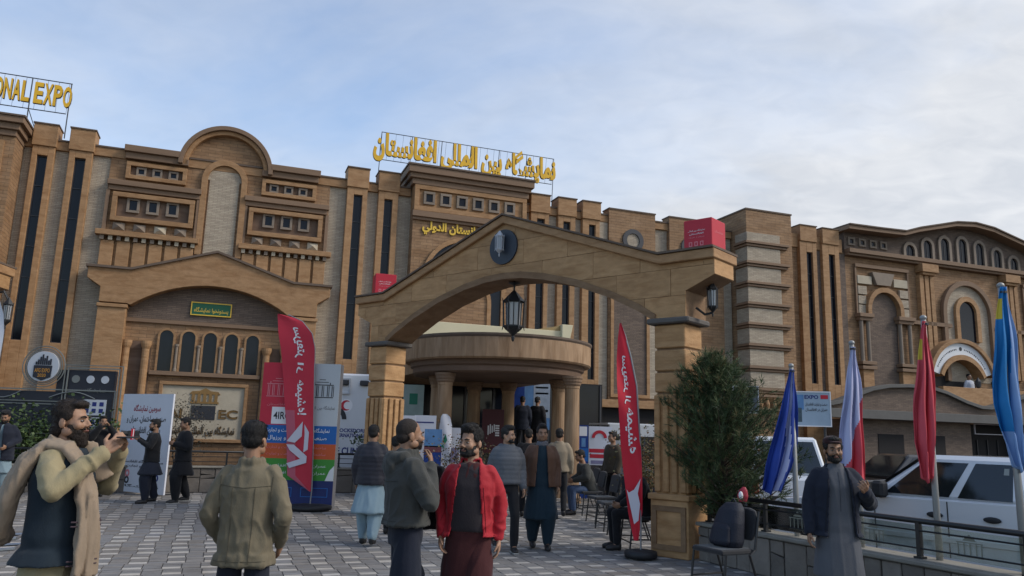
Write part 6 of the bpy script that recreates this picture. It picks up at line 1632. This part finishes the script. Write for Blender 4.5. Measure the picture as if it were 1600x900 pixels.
OLIVE = cloth('olive_cloth', (.150, .125, .082)); CREAM_C = cloth('cream_cloth', (.285, .235, .135)); SHAWL = cloth('beige_shawl', (.27, .205, .145)); TEAL = cloth('dark_teal_cloth', (.016, .025, .034))
NAVYC = cloth('navy_cloth', (.014, .017, .028)); BLACKC = cloth('black_cloth', (.011, .011, .013)); GREYG = cloth('grey_green_cloth', (.050, .050, .045)); REDC = cloth('red_cloth', (.34, .014, .022), .7)
CHAR = cloth('charcoal_cloth', (.030, .024, .026)); MAROON = cloth('maroon_cloth', (.052, .014, .014)); GREYC = cloth('grey_cloth', (.085, .088, .098)); PUFFG = cloth('grey_puffer', (.088, .095, .108), .6); PUFFN = cloth('navy_puffer', (.022, .022, .030), .55)
BROWNC = cloth('brown_leather', (.100, .050, .030), .6); DTEAL = cloth('deep_teal_cloth', (.012, .026, .038)); LBLUE = cloth('light_blue_cloth', (.20, .275, .315)); BEIGEC = cloth('beige_cloth', (.25, .20, .14)); JEAN = cloth('blue_jean', (.06, .09, .16)); SCARFG = cloth('grey_scarf', (.12, .12, .135)); WHITEC = cloth('pale_cloth', (.45, .46, .5)); OLD = cloth('dark_olive_cloth', (.055, .042, .028)); CAPM = cloth('maroon_cap', (.035, .013, .013))

# bearded man photographing with his phone
t1, A1, s1, H1, l1 = person('bearded man in cream tunic, dark waistcoat and beige shawl photographing with a raised phone', -2.71, 4.92, 88, 1.72,
    arms={'R': ((-.275, -.10, 1.20), (-.105, -.275, 1.415)), 'L': ((.245, -.13, 1.2), (.075, -.29, 1.43))}, yaw=0, pitch=-2, skin=1, hair='long', beard='long', hm=HAIRB,
    bottoms=('shalwar', CREAM_C), fine=True, curls=(1.1, 1.1), palms=((.8, .2, .3), (-.8, .2, .3)),
    layers=[dict(n='tunic', m=CREAM_C, hem=.42, g=.012, flare=.07, sg=.022, amp=.013, smooth=3, collar=.03, nf=(60, 60, 40)), dict(n='waistcoat', m=TEAL, hem=.77, g=.046, flare=.05, sleeves=False, amp=.005)])
tag(phone(None, (0, 0, 0), (0, 0, 1), (1, 0, 0)).build('mobile_phone', BLK, bevel=.004), 'black mobile phone in the raised hands of the bearded man', 'phone')
ph = bpy.data.objects['mobile_phone']; ph.matrix_world = Matrix.Translation((-2.71, 4.92, 0)) @ Matrix.Rotation(R(88), 4, 'Z') @ Matrix.Translation((-.02, -.375, 1.50)) @ Matrix.Rotation(R(90), 4, 'Y')
ph.matrix_world = Matrix.Translation((-2.71, 4.92, 0)) @ Matrix.Rotation(R(88), 4, 'Z') @ Matrix.Translation((-.02, -.375, 1.51)) @ Matrix.Rotation(R(90), 4, 'X')
mb = MB()
def strip(mb, pts, wd, th, axis):
    """cloth band: elliptical section, wide along axis"""
    k = len(mb.v); n = 14; pts = [V3(p) for p in pts]
    for i, p in enumerate(pts):
        d = (pts[min(i + 1, len(pts) - 1)] - pts[max(i - 1, 0)]).normalized()
        w_ = V3(axis[i] if isinstance(axis, list) else axis); w_ = (w_ - d * w_.dot(d)).normalized(); u_ = d.cross(w_)
        W_ = wd[i] if isinstance(wd, (list, tuple)) else wd; T_ = th[i] if isinstance(th, (list, tuple)) else th
        for j in range(n):
            a = 2 * math.pi * j / n; mb.v.append(tuple(p + w_ * math.cos(a) * W_ + u_ * math.sin(a) * T_))
    for i in range(len(pts) - 1):
        for j in range(n): mb.f.append([k + i * n + j, k + i * n + (j + 1) % n, k + (i + 1) * n + (j + 1) % n, k + (i + 1) * n + j]); mb.m.append(0)
    mb.f.append([k + j for j in range(n - 1, -1, -1)]); mb.m.append(0); e_ = k + (len(pts) - 1) * n; mb.f.append([e_ + j for j in range(n)]); mb.m.append(0)
# shawl: front fall, over the near shoulder and neck, deep loop hanging behind
strip(mb, [(-.02, -.235, .70), (-.03, -.24, .90), (-.06, -.225, 1.12), (-.09, -.165, 1.32), (-.105, -.06, 1.445), (-.10, .06, 1.46), (-.13, .16, 1.36), (-.15, .24, 1.15), (-.14, .29, .97), (-.06, .28, .90)],
      [.085, .09, .085, .07, .065, .085, .12, .13, .11, .06], [.032, .032, .03, .03, .03, .035, .05, .06, .07, .05], [(1, .25, 0)] * 4 + [(1, 0, .2)] * 2 + [(.8, .6, 0)] * 4)
strip(mb, [(.10, -.20, 1.25), (.07, -.10, 1.43), (0, .085, 1.46), (-.08, .06, 1.45)], [.06, .05, .06, .06], [.03, .03, .035, .035], (0, .3, 1))
strip(mb, [(-.13, -.20, .62), (-.13, -.225, .85), (-.13, -.205, 1.10), (-.12, -.14, 1.34)], [.055, .06, .055, .05], .022, (1, .5, 0))
sw = soft('shawl', mb, SHAWL, t1, .0095, 2, .013, (95, 95, 9), 4.0)
STR = cloth('shawl_stripe', (.06, .04, .05))
for z_, x_, y_ in ((.98, -.03, -.275), (1.0, -.03, -.276), (.80, -.03, -.272), (.82, -.03, -.272)):
    pass
mb = MB()
for z_ in (1.02, .995, .80, .775):
    for (cx_, cy_, w_) in ((-.145, -.218, .07), (-.03, -.262, .09)):
        mb.tube([(cx_ - w_ * .9, cy_ + .03 - w_ * .1, z_), (cx_, cy_ - .012, z_ - .004), (cx_ + w_ * .9, cy_ + .03 + w_ * .1, z_)], .0045, 5)
mb.build('shawl_stripe', STR, sw)['kind'] = 'stuff'

tb = person('young man in an olive shirt jacket seen from behind, elbows out', -1.66, 5.2, 181, 1.625, arms={'R': ((-.258, .06, 1.10), (-.205, -.12, .90)), 'L': ((.25, .06, 1.10), (.195, -.12, .90))}, yaw=-4, pitch=3, skin=0, hair='short',
    bottoms=('trousers', NAVYC), fine=True, layers=[dict(n='shirt_jacket', m=OLIVE, hem=.775, g=.022, flare=.015, sg=.014, smooth=3, amp=.011, collar=.032, nf=(55, 55, 40))])
SEAMO = cloth('olive_seam', (.085, .070, .045))
seam(tb[0], 'shirt_jacket', [[(-.17, 1.30), (0, 1.285), (.17, 1.30)], [(-.075, 1.285), (-.07, .80)], [(.075, 1.285), (.07, .80)], [(-.17, .815), (.17, .815)], [(-.175, 1.36), (-.172, 1.20)], [(.175, 1.36), (.172, 1.20)]], SEAMO)
person('man in a navy quilted jacket over light blue tunic walking away', -1.93, 11.42, 178, 1.66, stride=.16, skin=0, hair='short', bottoms=('shalwar', LBLUE),
    layers=[dict(n='tunic', m=LBLUE, hem=.46, g=.016, flare=.09, amp=.014, sleeves=False, nf=(44, 44, 5)), dict(n='quilted_jacket', m=PUFFN, hem=.86, g=.058, flare=.01, sg=.034, amp=.006, puff=True, collar=.04)])
t4, A4, s4, H4, l4 = person('shaven-headed man in a dark grey hooded jacket holding his chin', -.73, 5.9, 112, 1.685, arms={'R': ((-.262, -.11, 1.125), (-.075, -.155, 1.375)), 'L': ((.25, -.05, 1.12), (.24, -.24, .98))}, yaw=8, skin=0, hair='shaved', beard='stubble', hm=HAIRB,
    bottoms=('shalwar', NAVYC), fine=True, curls=(.9, .6), palms=((.5, .6, .2), None), stride=.08, layers=[dict(n='hooded_jacket', m=GREYG, hem=.945, g=.042, flare=.015, sg=.028, smooth=3, amp=.011, nf=(50, 50, 40), hood=True, collar=.05)])
SEAMG = cloth('grey_seam', (.026, .026, .024))
seam(t4, 'hooded_jacket', [[(-.16, 1.27), (0, 1.26), (.16, 1.27)], [(-.17, .985), (.17, .985)]], SEAMG); seam(t4, 'hooded_jacket', [[(-.16, .985), (.16, .985)], [(0, 1.36), (0, .96)]], SEAMG, -1)
mb = MB(); strip(mb, [(.20, -.26, 1.36), (.22, -.27, 1.2), (.24, -.26, 1.02), (.24, -.25, .88)], [.09, .12, .13, .11], [.04, .05, .05, .03], (.3, 1, 0))
oc = soft('carried_coat', mb, BLACKC, None, .012, 3, .012, (40, 40, 12), 2.0); tag(oc, 'black coat carried over the far arm of the shaven-headed man', 'coat')
oc.matrix_world = Matrix.Translation((-.73, 5.9, 0)) @ Matrix.Rotation(R(112), 4, 'Z') @ Matrix.Scale(1.685 / 1.72, 4)
tr_ = person('bearded man in an open red jacket over charcoal jumper and maroon tunic', -.27, 6.02, -6, 1.64, arms={'L': ((.236, .05, 1.12), (.238, .0, .875)), 'R': ((-.222, .04, 1.13), (-.205, -.05, .90))}, yaw=-30, pitch=0, skin=1, hair='quiff', beard='short', stride=.12,
    bottoms=('shalwar', MAROON), fine=True, layers=[dict(n='tunic', m=MAROON, hem=.36, g=.006, flare=.018, amp=.010, sleeves=False, nf=(40, 40, 5)), dict(n='jumper', m=CHAR, hem=.93, g=.018, sleeves=False, amp=.005, belly=.012),
        dict(n='open_jacket', m=REDC, hem=.89, g=.034, flare=.025, sg=.016, smooth=3, amp=.011, open=(.135, .08), collar=.03, nf=(50, 50, 40))])
SEAMR = cloth('dark_red_seam', (.16, .010, .014))
seam(tr_[0], 'open_jacket', [[(.150, .93), (.122, 1.26)], [(-.150, .93), (-.122, 1.26)], [(.17, 1.12), (.215, 1.0)], [(-.17, 1.12), (-.215, 1.0)]], SEAMR, -1)
person('man in a grey quilted hooded jacket and black trousers walking towards the camera', -.0, 11.2, 12, 1.69, stride=.2, yaw=48, skin=1, hair='quiff', beard='stubble', bottoms=('trousers', BLACKC), shoes='pale',
    layers=[dict(n='quilted_jacket', m=PUFFG, hem=.92, g=.046, sg=.032, amp=.005, puff=True, hood=True, collar=.03)])
person('man in an open brown jacket with grey scarf over dark teal tunic walking forward', .50, 11.5, 2, 1.73, stride=.1, yaw=4, skin=0, hair='quiff', bottoms=('shalwar', DTEAL),
    layers=[dict(n='tunic', m=DTEAL, hem=.42, g=.014, flare=.06, amp=.012, sleeves=False, nf=(40, 40, 5)), dict(n='open_jacket', m=BROWNC, hem=.86, g=.048, sg=.030, flare=.01, amp=.007, open=(.10, .06)), dict(n='scarf', m=SCARFG, hem=1.36, g=-.02, sleeves=False, amp=.008, collar=.05)])
person('man in black seen from behind between the two walking men', .42, 15.8, 180, 1.7, stride=.12, hair='short', bottoms=('trousers', BLACKC), layers=[dict(n='coat', m=BLACKC, hem=.8, g=.045, amp=.007)])
person('man in a beige jacket walking away behind the brown-jacketed man', 1.04, 15.9, 176, 1.72, stride=.22, hair='short', bottoms=('trousers', BLACKC), layers=[dict(n='jacket', m=BEIGEC, hem=.88, g=.04, amp=.007, collar=.03)])
person('cameraman in dark tunic aiming a camera to the left before the white banner', -7.28, 16.35, -62, 1.68, arms={'R': ((-.27, -.06, 1.16), (-.10, -.27, 1.31)), 'L': ((.26, -.08, 1.15), (.08, -.29, 1.29))}, pitch=4, hair='short', beard='short', bottoms=('shalwar', NAVYC), stride=.1,
    layers=[dict(n='tunic', m=NAVYC, hem=.58, g=.014, flare=.10, amp=.010, nf=(40, 40, 5)), dict(n='jacket', m=BLACKC, hem=.84, g=.036, sg=.02, amp=.006)])
cm_ = thing('video_camera', 'red and black video camera held up by the cameraman', 'camera', (-7.28, 16.35, 0), R(-62))
MB().box(-.055, .055, -.50, -.28, 1.30, 1.44).build('camera_body', BLK, cm_, bevel=.012); MB().tube([(0, -.50, 1.38), (0, -.62, 1.38)], [.05, .06], 14).build('lens', BLK, cm_)
MB().box(-.062, .062, -.44, -.38, 1.26, 1.48).build('red_stripe', REDP, cm_); MB().box(-.064, .064, -.405, -.39, 1.27, 1.47).build('white_stripe', WPR, cm_)
person('man in black tunic looking down at his hands beside the white banner', -6.72, 16.55, -55, 1.74, arms={'R': ((-.25, .03, 1.12), (-.10, -.19, 1.17)), 'L': ((.25, .03, 1.12), (.08, -.20, 1.18))}, pitch=14, hair='short', bottoms=('shalwar', BLACKC), stride=.14, shoes='pale',
    layers=[dict(n='tunic', m=BLACKC, hem=.56, g=.016, flare=.07, amp=.010, nf=(40, 40, 5)), dict(n='jacket', m=BLACKC, hem=.84, g=.04, amp=.006)])
person('man in dark clothes holding a phone to his eyes behind the bearded man', -8.95, 17.5, 40, 1.72, arms={'R': ((-.25, -.16, 1.25), (-.10, -.26, 1.50)), 'L': ((.25, -.16, 1.25), (.08, -.26, 1.50))}, hair='short', beard='short', bottoms=('trousers', BLACKC), layers=[dict(n='coat', m=BLACKC, hem=.62, g=.05, amp=.008, flare=.04)])
person('man in navy jacket and pale tunic with head bowed near the left edge', -10.35, 16.3, 18, 1.78, pitch=18, hair='short', cap=(BLACKC, 0), beard='short', bottoms=('shalwar', LBLUE), arms={'R': ((-.27, .02, 1.14), (-.15, -.24, 1.02)), 'L': ((.27, .02, 1.14), (.15, -.24, 1.02))},
    layers=[dict(n='tunic', m=LBLUE, hem=.5, g=.012, flare=.06, sleeves=False, amp=.01), dict(n='jacket', m=NAVYC, hem=.74, g=.065, sg=.03, amp=.008, open=(.06, .02), collar=.03)])
person('man in an olive coat mostly cut by the left edge of the photo', -10.15, 15.0, 60, 1.60, hair='short', bottoms=('trousers', GREYC), layers=[dict(n='coat', m=OLD, hem=.7, g=.05, amp=.008)])
tc_ = person('bearded man in a cap, black jacket and long grey tunic standing by the railing', 2.96, 7.2, -3, 1.65, arms={'R': ((-.235, .03, 1.12), (-.262, -.03, .86)), 'L': ((.315, .02, 1.12), (.205, -.19, 1.235))}, yaw=-4, skin=0, hair='short', beard='short', cap=(CAPM, 1), fine=True, curls=(.6, 1.0), palms=(None, (-.3, .5, .4)),
    bottoms=('loose', NAVYC), layers=[dict(n='tunic', m=GREYC, hem=.47, g=.014, flare=.045, amp=.009, sleeves=False, collar=.03, nf=(40, 40, 5)), dict(n='open_jacket', m=NAVYC, hem=.82, g=.048, flare=.02, sg=.030, amp=.008, open=(.135, .085), collar=.025, smooth=3, nf=(50, 50, 40))])
seam(tc_[0], 'open_jacket', [[(.148, .86), (.105, 1.34)], [(-.148, .86), (-.105, 1.34)]], BLACKC, -1); seam(tc_[0], 'tunic', [[(0, 1.40), (0, 1.05)]], cloth('tunic_seam', (.05, .052, .06)), -1)
person('man in dark brown standing behind the chairs by the orange shrubs', 2.25, 17.0, -60, 1.7, hair='short', bottoms=('trousers', BLACKC), layers=[dict(n='jacket', m=OLD, hem=.85, g=.04, amp=.007)])
person('man in black sitting on the chair nearest the gate pillar', 1.98, 11.75, -82, 1.7, seated=True, hair='short', lean=-.12, pitch=10, bottoms=('trousers', BLACKC), arms={'R': ((-.25, -.10, .80), (-.12, -.32, .66)), 'L': ((.25, -.10, .80), (.12, -.32, .66))}, layers=[dict(n='jacket', m=BLACKC, hem=.86, g=.045, amp=.007)])
person('man in grey jacket and jeans sitting in the middle of the chair row', 1.75, 16.6, -80, 1.7, seated=True, hair='short', lean=-.35, pitch=16, bottoms=('trousers', JEAN), arms={'R': ((-.25, -.16, .78), (-.12, -.38, .70)), 'L': ((.25, -.16, .78), (.12, -.38, .70))}, layers=[dict(n='jacket', m=GREYG, hem=.86, g=.045, amp=.007)])
person('dark figure on the left of two standing at the top of the portico steps', .43, 24.3, 178, 1.72, z=1.02, hair='short', bottoms=('trousers', BLACKC), layers=[dict(n='coat', m=NAVYC, hem=.7, g=.05, amp=.007)], group='figures at the top of the steps')
person('dark figure on the right of two standing at the top of the portico steps', .90, 24.4, 150, 1.72, z=1.02, hair='short', bottoms=('trousers', BLACKC), layers=[dict(n='coat', m=BLACKC, hem=.72, g=.05, amp=.007)], group='figures at the top of the steps')
person('youth in dark clothes half hidden behind the hooded man', -1.78, 12.7, 170, 1.5, hair='short', bottoms=('trousers', BLACKC), layers=[dict(n='jacket', m=MAROON, hem=.85, g=.045, amp=.007)])
bal = HP + FD * 33.1 + FN * .62
person('small figure in pale shirt on the balcony under the arched white sign', bal.x, bal.y, 20, 1.7, z=3.0, hair='short', bottoms=('trousers', JEAN), layers=[dict(n='shirt', m=WHITEC, hem=.85, g=.03, amp=.006)])
bpy.data.objects.remove(_fo)
